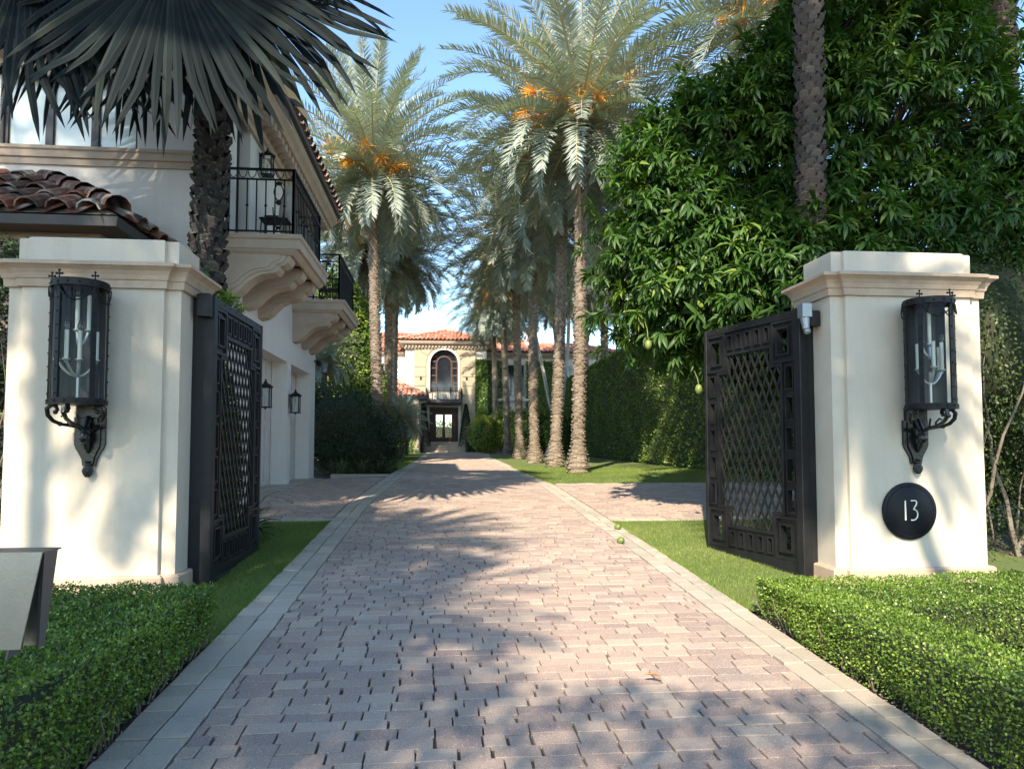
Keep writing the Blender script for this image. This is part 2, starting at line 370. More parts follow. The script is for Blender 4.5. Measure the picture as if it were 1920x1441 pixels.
def brick_rows(y0, y1, fa, fb, gx=.012, gy=.002):
    cells = []; y = y0
    while y < y1:
        h = random.choice([.108, .115, .115, .125]); yb = y + h; a, b = fa(y), fb(y); x = a - random.uniform(0, .1)
        wob = random.uniform(-.004, .004)
        while x < b:
            w_ = random.choice([.12, .16, .17, .18, .2, .225, .24]); x2 = min(x + w_, b)
            if b - x2 < .05: x2 = b
            xa = max(x, a)
            if x2 - xa > .045:
                gj = random.uniform(.35, 1.5) * gx
                cells.append([(xa + gj / 2, y + gy / 2 + wob), (x2 - gj / 2, y + gy / 2 + wob), (x2 - gj / 2 + random.uniform(-.004, .004), yb - gy / 2 + wob), (xa + gj / 2 + random.uniform(-.004, .004), yb - gy / 2 + wob)])
            x = x2
            if x2 >= b: break
        y = yb
    return cells
pavers("driveway", brick_rows(1.2, 46.9, L_in, R_in), BRICK, "long driveway of staggered reddish pavers running between the gates to the far house", "driveway")
cl = brick_rows(10.55, 16.5, lambda y: -2.72, lambda y: L_out(y) - .02) + []
pavers("side_drive", cl, BRICK, "reddish paved apron in front of the two garage openings", "driveway")
cl = brick_rows(10.3, 14.85, lambda y: R_out(y) + .02, lambda y: 13.8)
pavers("side_drive", cl, BRICK, "reddish paved branch of the driveway leading off to the right", "driveway")
def border_strip(fa, fb, y0, y1, lens=(.16, .2, .24)):
    cells = []; y = y0
    while y < y1:
        l = random.choice(lens); g = .004
        cells.append([(fa(y) + .004, y + g), (fb(y) - .004, y + g), (fb(y + l) - .004, y + l - g), (fa(y + l) + .004, y + l - g)]); y += l
    return cells
bc = border_strip(lambda y: L_in(y) - .175, lambda y: L_in(y) - .003, 1.2, 46.8) + border_strip(lambda y: L_in(y) - .35, lambda y: L_in(y) - .178, 1.2, 46.8)
bc += border_strip(lambda y: R_in(y) + .003, lambda y: R_in(y) + .155, 1.2, 41, ) + border_strip(lambda y: R_in(y) + .158, lambda y: R_in(y) + .3, 1.2, 41)
x = -2.7
while x < -1.6: bc.append([(x + .004, 10.33), (x + .2, 10.33), (x + .2, 10.53), (x + .004, 10.53)]); x += .205
x = 2.4
while x < 13.6:
    bc.append([(x + .004, 10.1), (x + .2, 10.1), (x + .2, 10.28), (x + .004, 10.28)])
    bc.append([(x + .004, 14.88), (x + .2, 14.88), (x + .2, 15.08), (x + .004, 15.08)]); x += .205
y = 10.3
while y < 16.8: bc.append([(-2.94, y), (-2.74, y), (-2.74, y + .3), (-2.94, y + .3)]); y += .31
pavers("driveway_border", bc, BORD, "double row of pale grey border pavers edging the driveway", "paving", top=.016)

def poly_sheet(name, poly_fn, y0, y1, ny, nx, off, m, label, cat):
    return strip(name, lambda y: poly_fn(y)[0], lambda y: poly_fn(y)[1], np.linspace(y0, y1, ny), nx, off, m, label, cat)
lawnL = lambda y: (-2.95, L_out(y) - .01)
poly_sheet("lawn", lawnL, 5.0, 10.32, 40, 10, -.002, GRASSM, "small lawn patch beside the left gate", "lawn")
lawnR = lambda y: (R_out(y) + .01, 6.5)
poly_sheet("lawn", lawnR, 5.55, 10.09, 40, 16, -.002, GRASSM, "small lawn patch under the right gate", "lawn")
isl = lambda y: (R_out(y) + .01, 16.)
poly_sheet("lawn", isl, 15.09, 41, 70, 30, -.001, GRASSM, "sunlit lawn around the row of palm trunks on the right", "lawn")
poly_sheet("lawn", lambda y: (-2.3, L_out(y) - .01), 19.5, 44, 50, 8, -.001, GRASSM, "narrow shaded lawn left of the driveway before the house", "lawn")
def grass(name, fn, y0, y1, n, hgt, label):
    yy = rng.uniform(y0, y1, n); ab = np.array([fn(y) for y in yy]); xx = ab[:, 0] + (ab[:, 1] - ab[:, 0]) * rng.uniform(0, 1, n)
    edge = rng.random(n) < .12; s_ = rng.random(n) < .5
    e0 = ab[:, 1] if ab[0, 1] < 0 else ab[:, 0]
    xx = np.where(edge, e0 + rng.normal(0, .045, n), xx)
    P = np.stack([xx, yy, gz(xx, yy) - .004], 1)
    D = np.stack([rng.normal(0, .45, n), rng.normal(0, .45, n), np.ones(n)], 1)
    t = np.clip(rng.normal(.35, .22, n) + .5 * (vnoise(P, 1.5, 3) - .45), 0, 1)
    o = leaves(name, P, D, rdir(n), rng.uniform(.6, 1.3, n) * hgt, rng.uniform(.7, 1.3, n) * hgt * .16, t, BLADE, T_BLADE)
    tag(o, label, "grass", None, 'stuff')
grass("grass", lawnL, 5.0, 10.32, 60000, .03, "short green grass blades beside the left gate")
grass("grass", lambda y: (R_out(y), 5.2), 5.55, 10.09, 60000, .03, "short green grass blades under the right gate")
grass("grass", lambda y: (R_out(y), 9.5), 15.09, 22, 70000, .045, "sunlit mown grass around the palm trunks")
grass("grass", lambda y: (-2.2, L_out(y)), 20, 34, 12000, .08, "shaded grass strip left of the driveway")

# ------------------------------------------------------------------ gate pillars
def gate_pillar(xa, xb, corner_side, zb, zc, label):
    """xa<xb ; front Y=6.5, depth .62; zb base, zc cornice underside"""
    y0, y1 = 6.5, 7.12; s_ = .13; p_ = .045
    root = empty("gate_pillar", ((xa + xb) / 2, 6.8, zb), label, "pillar", "gate pillars")
    path = [(xa, y1), (xa, y0), (xa + s_, y0), (xa + s_, y0 - p_), (xb - s_, y0 - p_), (xb - s_, y0), (xb, y0), (xb, y1)]
    # outward must be to the right-hand of travel: travelling south on west side -> right = west
    m = MB(); m.sweep([(0, zb), (0, zc)], path, True); local(m.build("body", STUCCO, root), root)
    m = MB(); zp = zb + .1
    pts = [(0, zb - .1), (.055, zb - .1), (.055, zb + .01), (.05, zb + .04), (.05, zb + .14), (.035, zb + .155), (0, zb + .158)]
    m.sweep(pts, path, True); local(m.build("plinth", STONE, root), root)
    m = MB()
    cp = [(0, zc - .004), (.03, zc), (.035, zc + .065), (.045, zc + .07), (.055, zc + .11), (.075, zc + .145), (.105, zc + .17), (.12, zc + .178), (.12, zc + .205), (.1, zc + .215), (-.02, zc + .222)]
    m.sweep(cp, path, True)
    m.add([(xa + .01, y0, zc + .216), (xb - .01, y0, zc + .216), (xb - .01, y1, zc + .216), (xa + .01, y1, zc + .216)], [(0, 1, 2, 3)])
    local(m.build("cornice", STONE, root), root)
    m = MB(); i = .045; s2 = .15
    path2 = [(xa + i, y1 - i), (xa + i, y0 + i), (xa + s2, y0 + i), (xa + s2, y0 + i - p_), (xb - s2, y0 + i - p_), (xb - s2, y0 + i), (xb - i, y0 + i), (xb - i, y1 - i)]
    z1 = zc + .45
    m.sweep([(0, zc + .2), (0, z1 - .012), (-.012, z1)], path2, True)
    m.add([(xa + i + .012, y0 + i, z1), (xb - i - .012, y0 + i, z1), (xb - i - .012, y1 - i - .01, z1), (xa + i + .012, y1 - i - .01, z1)], [(0, 1, 2, 3)])
    m.add([(xa + s2 + .012, y0 + i - p_ + .012, z1 - .001), (xb - s2 - .012, y0 + i - p_ + .012, z1 - .001), (xb - s2 - .012, y0 + i, z1 - .001), (xa + s2 + .012, y0 + i, z1 - .001)], [(0, 1, 2, 3)])
    local(m.build("cap", STUCCO, root), root)
    return root
gate_pillar(-3.73, -2.3, 1, .335, 2.965, "cream stucco gate pillar on the left, lantern but no number on it")
gate_pillar(3.71, 5.25, -1, .29, 3.04, "cream stucco gate pillar on the right carrying the number 13")

# ------------------------------------------------------------------ pillar lanterns
def lantern(cx, zb, flip, label, candles):
    yw = 6.455; root = empty("pillar_lantern", (cx, yw, zb), label, "lantern", "large wall lanterns on the gate pillars")
    r = .203; cy = -.255; z0, z1 = .60, 1.61      # local heights above finial tip
    P = root
    m = MB()   # backplate
    half = [(.125, .50), (.125, .27), (.112, .235), (.085, .19), (.062, .145), (.052, .09), (.05, .085)]
    poly = [(a, b) for a, b in half] + [(-a, b) for a, b in reversed(half)]
    m.prism(poly, lambda a, b, d: (a, d, b), (-.03, 0))
    inner = [(a * .72, b * .93 + .02) for a, b in poly]
    m.prism(inner, lambda a, b, d: (a, d, b), (-.045, -.03))
    m.tube([(0, -.05, .5), (0, -.10, .42), (0, -.13, .34), (0, -.08, .25), (0, -.05, .2)], [.03, .028, .035, .028, .012], 8)
    m.sphere((0, -.12, .33), .045, 8, 6, 1.3)
    m.box(-.10, .10, -.06, 0, .5, z0 + .02)
    m.build("backplate", IRONG, P, True)
    m = MB()   # pine cone finial
    for j in range(7):
        z = .005 + j * .013; rr = .034 * math.sin(math.pi * (j + 1.1) / 8.4)
        for k in range(8):
            a = 2 * math.pi * (k + .5 * (j % 2)) / 8; m.sphere((rr * math.cos(a), -.045 + rr * math.sin(a), z), .011, 5, 4, 1.3)
    m.tube([(0, -.045, 0), (0, -.045, .09)], [.012, .024], 8); m.lathe([(.02, .09), (.035, .10), (.035, .108), (.02, .115), (.03, .13)], 10, (0, -.045, 0))
    m.build("pine_cone_finial", IRONG, P, True)
    for (za, zc_) in ((z0, z0 + .045), (z1 - .055, z1)):
        m = MB(); m.lathe([(r - .012, za), (r + .012, za), (r + .012, zc_), (r - .012, zc_), (r - .012, za)], 32, (0, cy, 0))
        for k in range(16):
            a = 2 * math.pi * k / 16; m.sphere(((r + .012) * math.cos(a), cy + (r + .012) * math.sin(a), (za + zc_) / 2), .011, 6, 4)
        if za == z0: m.lathe([(.001, z0 - .004), (r + .02, z0 - .004), (r + .02, z0 + .008), (.001, z0 + .008)], 32, (0, cy, 0))
        else: m.lathe([(r - .01, z1), (r + .004, z1 + .006), (.0, z1 + .03)], 32, (0, cy, 0))
        m.build("ring_frame", IRON, P, True)
    angs = [R(a) for a in ((-158, -112, -35, 20, 160) if flip > 0 else (-22, -68, -145, 160, 20))]
    for a in angs:
        c_, s_ = math.cos(a), math.sin(a); M = Matrix.Translation((c_ * r, cy + s_ * r, 0)) @ Matrix.Rotation(a, 4, 'Z')
        m = MB(); m.box(-.006, .008, -.02, .02, z0 + .03, z1 - .03, M)
        for k in range(9): m.sphere(M @ Vector((.01, 0, z0 + .08 + k * .11)), .0085, 6, 4)
        m.build("strap", IRON, P, True)
    m = MB(); m.lathe([(r - .013, z0 + .03), (r - .013, z1 - .04)], 20, (0, cy, 0), R(12), R(168)); m.build("reflector", mat("dark_reflector", (.02, .023, .03), .45), P, True)
    m = MB(); m.lathe([(r - .004, z0 + .02), (r - .004, z1 - .03)], 40, (0, cy, 0), R(170), R(370)); m.build("glass_cylinder", LGLASS, P, 'all')
    for i in range(len(angs)):
        a0 = sorted(angs)[i]; a1 = sorted(angs)[(i + 1) % len(angs)]
        if a1 < a0: a1 += 2 * math.pi
        if a1 - a0 > 2.6: continue
        pts = []
        for k in range(11):
            t = k / 10; a = a0 + (a1 - a0) * t; q = r + .02
            pts.append((q * math.cos(a), cy + q * math.sin(a), z1 - .05 - .13 * math.sin(math.pi * t) ** .8 * min(1, (a1 - a0))))
        m = MB(); m.tube(pts, .0055, 6); m.build("swag", IRON, P, True)
    for a in angs[:3]:
        m = MB(); x_, y_ = r * math.cos(a), cy + r * math.sin(a)
        m.tube([(x_, y_, z1), (x_, y_, z1 + .055)], .006, 6); m.tube([(x_ - .022, y_, z1 + .035), (x_ + .022, y_, z1 + .035)], .007, 6)
        for dx, dz in ((-.022, .035), (.022, .035), (0, .062)): m.sphere((x_ + dx, y_, z1 + dz), .011, 6, 4)
        m.build("finial", IRON, P, True)
    # scroll brackets
    for kind in (-1, 1, 0):
        m = MB()
        if kind: path_ = [(.02, -.05, .36), (.07, -.09, .415), (.12, -.14, .43), (.16, -.19, .44), (.195, -.235, .465), (.222, -.262, .51), (.225, -.272, .56), (.195, -.272, .592), (.158, -.268, .585), (.148, -.262, .552), (.165, -.26, .535)]; path_ = [(kind * a_, b_y, c_z) for a_, b_y, c_z in path_]
        else: path_ = [(0, -.05, .34), (0, -.12, .40), (0, -.22, .425), (0, -.33, .44), (0, -.42, .475), (0, -.47, .53), (0, -.455, .585), (0, -.41, .592), (0, -.39, .56), (0, -.41, .54)]
        m.tube(path_, [.010, .012, .014, .015, .017, .019, .02, .019, .017, .015, .013][:len(path_)], 8)
        m.sphere(path_[-1], .02, 8, 6); m.sphere(path_[3], .021, 7, 5); m.sphere(path_[1], .018, 7, 5)
        q0 = Vector(path_[2]); m.tube([q0, q0 + Vector((0, -.01, .05)), q0 + Vector((kind * .03, -.02, .085)), q0 + Vector((kind * .05, -.02, .07))], [.011, .01, .009, .008], 6)
        m.build("scroll_bracket", IRONG, P, True)
    # candelabra
    m = MB(); m.tube([(0, cy, z0), (0, cy, z0 + .34)], .012, 8); m.lathe([(.05, z0 + .01), (.03, z0 + .03), (.014, z0 + .05)], 10, (0, cy, 0))
    for (a, rr, zz, hh, bulb) in candles:
        ex, ey = rr * math.cos(R(a)), cy + rr * math.sin(R(a)); zb_ = z0 + zz
        pts = [(ex * t, cy + (ey - cy) * t, zb_ - .13 + .13 * (t ** 2.2)) for t in [0, .15, .35, .55, .75, .9, 1]]
        m.tube(pts, [.011] * 7, 7); m.lathe([(.008, -.03), (.016, -.012), (.03, 0), (.03, .008), (.014, .012)], 10, (ex, ey, zb_))
        m2 = MB(); m2.tube([(ex, ey, zb_ + .01), (ex, ey, zb_ + hh)], .0165, 10); cd__ = m2.build("candle", CANDLE, P, True)
        if bulb: m3 = MB(); m3.lathe([(.008, 0), (.02, .02), (.022, .04), (.012, .075), (.002, .1)], 10, (ex, ey, zb_ + hh)); m3.build("bulb", BULB, cd__, True)
    m.build("candelabra", BRASS, P, True)
    return root
lantern(-3.0, 1.34, 1, "tall black riveted wall lantern on the left pillar, beside the mailbox", [(-150, .15, .36, .24, 0), (-110, .12, .36, .24, 1), (-60, .08, .36, .24, 1), (0, .14, .36, .24, 0), (60, .08, .62, .30, 1), (130, .07, .62, .28, 1)])
lantern(4.50, 1.34, -1, "tall black riveted wall lantern on the right pillar above the number 13", [(180, .12, .36, .24, 0), (-95, .06, .38, .24, 0), (0, .12, .36, .26, 1), (150, .07, .62, .26, 1), (50, .04, .60, .30, 1), (20, .13, .36, .22, 0)])

# number plaque
pl = empty("number_plaque", (4.42, 6.45, .98), "round black plaque with the number 13 in cream numerals", "plaque")
m = MB()
def disc(m, r0, r1, ya, yb, n=64):
    V = [(r * math.cos(2 * math.pi * i / n), y, r * math.sin(2 * math.pi * i / n)) for (r, y) in ((r1, 0), (r1, ya), (r0, yb), (.001, yb)) for i in range(n)]
    F = [(j * n + i, j * n + (i + 1) % n, (j + 1) * n + (i + 1) % n, (j + 1) * n + i) for j in range(3) for i in range(n)]
    m.add(V, F)
disc(m, .262, .27, -.02, -.026)
for i in range(64):
    a = 2 * math.pi * i / 64; m.sphere((.238 * math.cos(a), -.026, .238 * math.sin(a)), .0072, 6, 4)
n_ = 64
m.lathe([(.215, 0), (.221, .006), (.227, 0)], 64) if False else None
m.build("disc", mat("plaque_black", (.004, .005, .008), .5, spec=.25, bump=.1, bscale=40), pl, True)
m = MB(); m.box(-.058, -.047, -.034, -.02, -.085, .10); m.build("numeral", CREAMN, pl)
m = MB()
pts = [(.005, .098), (.03, .10), (.055, .098), (.064, .085), (.06, .062), (.045, .04), (.03, .018)]
pts2 = [(.03, .018), (.05, .012), (.066, -.005), (.072, -.03), (.066, -.058), (.048, -.078), (.025, -.085), (.004, -.083)]
for q in (pts, pts2): m.tube([(a, -.028, b) for a, b in q], .0062, 8)
m.build("numeral", CREAMN, pl, True)

# ------------------------------------------------------------------ gates
def gate_leaf(name, p0, p1, z0, z1, side, label):
    """p0 hinge (x,y), p1 free end"""
    root = empty(name, (p0[0], p0[1], z0), label, "gate", "wrought iron gate leaves")
    W = math.hypot(p1[0] - p0[0], p1[1] - p0[1]); H = z1 - z0
    root.rotation_euler[2] = math.atan2(p1[1] - p0[1], p1[0] - p0[0])
    fr = .075; d = .035
    # frame
    m = MB()
    m.bbox(0, .1, -.055, .055, 0, H, .006); m.bbox(W - .05, W, -d - .004, d + .004, .06, H, .005)
    m.bbox(.1, W - .05, -d, d, H - fr, H, .005); m.bbox(.1, W - .05, -d, d, 0.02, .13, .005)
    m.bbox(.02, W - .005, -.05, .05, .0, .035, .005)
    for i in range(9): m.sphere((.15 + i * (W - .25) / 8, side * d, H - .03), .009, 6, 4); 
    for i in range(9): m.sphere((.15 + i * (W - .25) / 8, -side * d, H - .03), .009, 6, 4)
    m.build("frame", GATEM, root, True)
    xa, xb, za, zb = .1, W - .05, .13, H - fr
    bw = .2; cw = .35; ch = .45
    def ring(m, x0, x1, z0_, z1_, t, dd, off=0):
        m.box(x0, x1, -dd + off, dd + off, z0_, z0_ + t); m.box(x0, x1, -dd + off, dd + off, z1_ - t, z1_)
        m.box(x0, x0 + t, -dd + off, dd + off, z0_ + t, z1_ - t); m.box(x1 - t, x1, -dd + off, dd + off, z0_ + t, z1_ - t)
    # backing plate band with squares
    def cell(x0, x1, z0_, z1_, big):
        m = MB()
        if big:
            ring(m, x0 + .004, x1 - .004, z0_ + .004, z1_ - .004, .028, .034)
            ring(m, x0 + .032, x1 - .032, z0_ + .032, z1_ - .032, .045, .010)
            ring(m, x0 + .077, x1 - .077, z0_ + .077, z1_ - .077, .022, .038)
            m.build("corner_panel", GATEM, root)
        else:
            ring(m, x0 + .001, x1 - .001, z0_ + .001, z1_ - .001, .030, .010)
            t = .016; ring(m, x0 + .031, x1 - .031, z0_ + .031, z1_ - .031, t, .030)
            m.build("square_panel", GATEM, root)
    for (cx0, cx1) in ((xa, xa + cw), (xb - cw, xb)):
        for (cz0, cz1) in ((za, za + ch), (zb - ch, zb)): cell(cx0, cx1, cz0, cz1, True)
    n = 5; sp = (xb - xa - 2 * cw) / n
    for i in range(n):
        x0 = xa + cw + i * sp
        cell(x0, x0 + sp, za, za + bw + .04, False); cell(x0, x0 + sp, zb - bw - .04, zb, False)
    n = 5; sp = (zb - za - 2 * ch) / n
    for i in range(n):
        q = za + ch + i * sp
        cell(xa, xa + bw - .01, q, q + sp, False); cell(xb - bw + .01, xb, q, q + sp, False)
    # inner notched frame
    m = MB(); t = .03; b2 = bw + .04
    A = (xa + bw - .01, xb - bw + .01, za + ch, zb - ch); B = (xa + cw, xb - cw, za + b2, zb - b2)
    dd = .032
    m.box(A[0], A[0] + t, -dd, dd, A[2], A[3]); m.box(A[1] - t, A[1], -dd, dd, A[2], A[3])
    m.box(B[0], B[1], -dd, dd, B[2], B[2] + t); m.box(B[0], B[1], -dd, dd, B[3] - t, B[3])
    for sx in (0, 1):
        x0, x1 = (A[0], B[0] + t) if sx == 0 else (B[1] - t, A[1])
        m.box(x0 + .002, x1 - .002, -dd + .003, dd - .003, A[2] - .0, A[2] + t - .002); m.box(x0 + .002, x1 - .002, -dd + .003, dd - .003, A[3] - t + .002, A[3])
        xq = (B[0], B[0] + t) if sx == 0 else (B[1] - t, B[1])
        m.box(xq[0] + .001, xq[1] - .001, -dd + .002, dd - .002, B[2] + .001, A[2] + t - .003); m.box(xq[0] + .001, xq[1] - .001, -dd + .002, dd - .002, A[3] - t + .003, B[3] - .001)
    m.build("inner_frame", GATEM, root)
    # lattice
    def inside(x, z): return (A[0] + .01 < x < A[1] - .01 and A[2] + .01 < z < A[3] - .01) or (B[0] + .01 < x < B[1] - .01 and B[2] + .01 < z < B[3] - .01)
    m = MB(); pitch = .115; sl_ = 2.05
    for sg in (1, -1):
        k = -30
        while k < 45:
            x00 = k * pitch; run = None; pts = []
            for i in range(int((H) / .01)):
                z = i * .01; xx = x00 + sg * (z - H / 2) / sl_
                if inside(xx, z): pts.append((xx, z))
            if pts:
                # split contiguous
                st = pts[0]; pv = pts[0]; segs = []
                for q in pts[1:] + [(99, 99)]:
                    if q[1] - pv[1] > .015 or q[0] == 99:
                        segs.append((st, pv)); st = q
                    pv = q
                for a, b in segs:
                    if b[1] - a[1] < .03: continue
                    L_ = math.hypot(b[0] - a[0], b[1] - a[1]); ang = math.atan2(b[1] - a[1], b[0] - a[0])
                    M = Matrix.Translation((a[0], 0, a[1])) @ Matrix.Rotation(-ang, 4, 'Y')
                    o_ = .0065 * sg
                    m.box(0, L_, o_ - .006, o_ + .006, -.0115, .0115, M)
            k += 1
    m.build("lattice", LATT, root)
    return root
gL = gate_leaf("gate_leaf", (-2.16, 6.80), (-2.13, 8.52), .33, 2.99, 1, "black iron gate leaf swung open beside the left pillar")
gR = gate_leaf("gate_leaf", (3.60, 6.80), (3.19, 8.38), .30, 2.98, -1, "black iron gate leaf swung open beside the right pillar with the number 13")
m = MB(); m.bbox(-2.30, -2.195, 6.80, 6.95, .3, 3.0, .006); m.bbox(-2.24, -2.12, 6.70, 6.80, 2.78, 2.99, .008); m.tube([(-2.2, 6.76, 2.8), (-2.2, 6.76, 2.99)], .045, 10)
o = m.build("hinge_post", GATEM, None, True); tag(o, "black steel hinge post fixed to the inner side of the left pillar", "gate post")
m = MB(); m.bbox(3.625, 3.71, 6.82, 6.98, .3, 3.0, .006); m.bbox(3.60, 3.70, 6.66, 6.78, 2.78, 2.93, .006)
o = m.build("hinge_post", GATEM, None, True); tag(o, "black steel hinge post fixed to the inner side of the right pillar", "gate post")
m = MB(); m.bbox(3.50, 3.60, 6.62, 6.74, 2.86, 3.0, .008); m.tube([(3.55, 6.68, 2.86), (3.55, 6.66, 2.74)], [.05, .035], 12); m.sphere((3.55, 6.64, 2.72), .035, 10, 6)
o = m.build("floodlight", mat("grey_cast_metal", (.30, .31, .32), .4, metal=.7), None, True); tag(o, "small grey metal lamp unit at the top of the right gate hinge", "lamp")

# ------------------------------------------------------------------ steel mailbox
mb = empty("mailbox", (-1.85, 2.86, .2), "tapered brushed steel mailbox standing over the left box hedge", "mailbox")
def lp(p): return (p[0] + 1.85, p[1] - 2.86, p[2] - .2)
m = MB()
zt, zl = 1.21, .86
x_r, x_l = -1.46, -2.02
ft = [(x_r, 2.80, zt), (x_l, 2.80, zt)]; fb_ = [(x_r - .065, 2.80, zl), (x_l + .065, 2.80, zl)]
# front plate
m.prism([(x_r, zt), (x_l, zt), (x_l + .065, zl), (x_r - .065, zl)], lambda a, b, d: lp((a, 2.80 + d, b)), (0, .006))
m.build("front_panel", STEEL, mb)
m = MB(); m.prism([(x_r, 2.807), (x_l, 2.807), (x_l, 2.935), (x_r, 2.935)], lambda a, b, d: lp((a, b, zt - d)), (0, .006)); m.sphere(lp((-1.68, 2.86, zt + .004)), .004, 6, 4); m.build("lid", DSTEEL, mb)
m = MB()   # side panel, inset, slanting, with rear flange
m.prism([(2.84, zt - .007), (2.935, zt - .007), (2.935, .84), (2.895, .84)], lambda a, b, d: lp((x_r - .012 - (zt - b) * .105 - d, a, b)), (0, .01))
m.prism([(2.807, zt - .007), (2.84, zt - .007), (2.90, .84), (2.807, .82)], lambda a, b, d: lp((x_r - .05 - (zt - b) * .16 - d, a, b)), (0, .006))
m.build("side_panel", DSTEEL, mb)
m = MB(); m.box(*[0, 0, 0, 0, 0, 0]) if False else None
m.prism([(x_r - .02, zt - .007), (x_l + .02, zt - .007), (x_l + .085, .84), (x_r - .085, .84)], lambda a, b, d: lp((a, 2.936 + d, b)), (0, .006)); m.build("back_panel", STEEL, mb)
m = MB(); m.box(-.08, .08, -.03, .05, 0, .62); m.build("post", DSTEEL, mb)
m = MB(); m.box(-.03, .02, -.02, .02, .0, .0) if False else None

# ------------------------------------------------------------------ wall builder
def wall(name, org, ud, W, z0, z1, holes, th, m, parent, outn, u0=0):
    """wall along ud (unit xy) starting at org; holes (ua,ub,za,zb); outn outward normal xy; front face on org plane, body goes inward"""
    us = sorted(set([u0, W] + [h[0] for h in holes] + [h[1] for h in holes])); zs = sorted(set([z0, z1] + [h[2] for h in holes] + [h[3] for h in holes]))
    mb_ = MB()
    def P(u, z, d): return (org[0] + ud[0] * u - outn[0] * d, org[1] + ud[1] * u - outn[1] * d, z)
    solid = lambda i, j: 0 <= i < len(us) - 1 and 0 <= j < len(zs) - 1 and not any(h[0] <= (us[i] + us[i + 1]) / 2 <= h[1] and h[2] <= (zs[j] + zs[j + 1]) / 2 <= h[3] for h in holes)
    for i in range(len(us) - 1):
        for j in range(len(zs) - 1):
            if not solid(i, j): continue
            a, b, c, d = us[i], us[i + 1], zs[j], zs[j + 1]
            mb_.add([P(a, c, 0), P(b, c, 0), P(b, d, 0), P(a, d, 0)], [(0, 1, 2, 3)])
            mb_.add([P(a, c, th), P(b, c, th), P(b, d, th), P(a, d, th)], [(3, 2, 1, 0)])
            if not solid(i - 1, j): mb_.add([P(a, c, 0), P(a, d, 0), P(a, d, th), P(a, c, th)], [(0, 1, 2, 3)])
            if not solid(i + 1, j): mb_.add([P(b, c, 0), P(b, d, 0), P(b, d, th), P(b, c, th)], [(3, 2, 1, 0)])
            if not solid(i, j - 1): mb_.add([P(a, c, 0), P(b, c, 0), P(b, c, th), P(a, c, th)], [(3, 2, 1, 0)])
            if not solid(i, j + 1): mb_.add([P(a, d, 0), P(b, d, 0), P(b, d, th), P(a, d, th)], [(0, 1, 2, 3)])
    return mb_.build(name, m, parent)

def tile_slope(m, base, eu, ev, en, U, V, inside, pw=.3, pl=.4, r=.11, rf=None):
    """barrel tiles on plane base + u*eu + v*ev ; v up-slope"""
    base, eu, ev, en = map(Vector, (base, eu, ev, en))
    nu = int(U / pw); nv = int(V / pl) + 1; K = 5
    for i in range(nu + 1):
        for j in range(nv):
            u = (i + .5) * pw; v = j * pl
            if not inside(u, v + .15): continue
            m.tv = random.random(); m.mi = 0
            o = base + eu * u + ev * v + en * (.03 + random.uniform(-.01, .012)); skew = random.uniform(-.02, .02)
            ra, rb = r * 1.12, r * .9
            L_ = pl + .07
            vs = []
            for (t, rr, lift) in ((0, ra, .028), (1, rb, 0)):
                for k in range(K + 1):
                    a = math.pi * k / K
                    vs.append(o + eu * (rr * math.cos(a) + skew * t) + ev * (t * L_ - (.05 if t == 0 else 0)) + en * (rr * math.sin(a) * .85 + lift))
            for k in range(K + 1):   # inner lip
                a = math.pi * k / K
                vs.append(o + eu * ((ra - .018) * math.cos(a)) + ev * (-.05) + en * ((ra - .018) * math.sin(a) * .85 + .028))
            fs = [(k, k + 1, K + 1 + k + 1, K + 1 + k) for k in range(K)] + [(2 * K + 2 + k, 2 * K + 2 + k + 1, k + 1, k) for k in range(K)]
            m.add(vs, fs)
            # valley tile
            if inside(u + pw / 2, v + .15):
                m.tv = random.random() * .6; o2 = base + eu * (u + pw / 2) + ev * v
                vs = [o2 + eu * (x_ * pw * .3) + ev * (t * L_ - .04) + en * (abs(x_) * .03 + .012) for t in (0, 1) for x_ in (-1, 0, 1)]
                m.add(vs, [(0, 1, 4, 3), (1, 2, 5, 4)])
def ridge_tiles(m, a, b, r=.12, pl=.4):
    a, b = Vector(a), Vector(b); d = b - a; L_ = d.length; d.normalize(); s_ = d.cross(Vector((0, 0, 1))).normalized(); up = s_.cross(d)
    n = int(L_ / pl); K = 6
    for j in range(n):
        m.tv = random.random(); vs = []
        for t, rr in ((0, r * 1.12), (1, r * .9)):
            for k in range(K + 1):
                q = math.pi * k / K; vs.append(a + d * (j * L_ / n + t * (L_ / n + .05)) + s_ * rr * math.cos(q) + up * (rr * math.sin(q) + (.02 if t == 0 else 0) + .03))
        m.add(vs, [(k, k + 1, K + 2 + k, K + 1 + k) for k in range(K)])

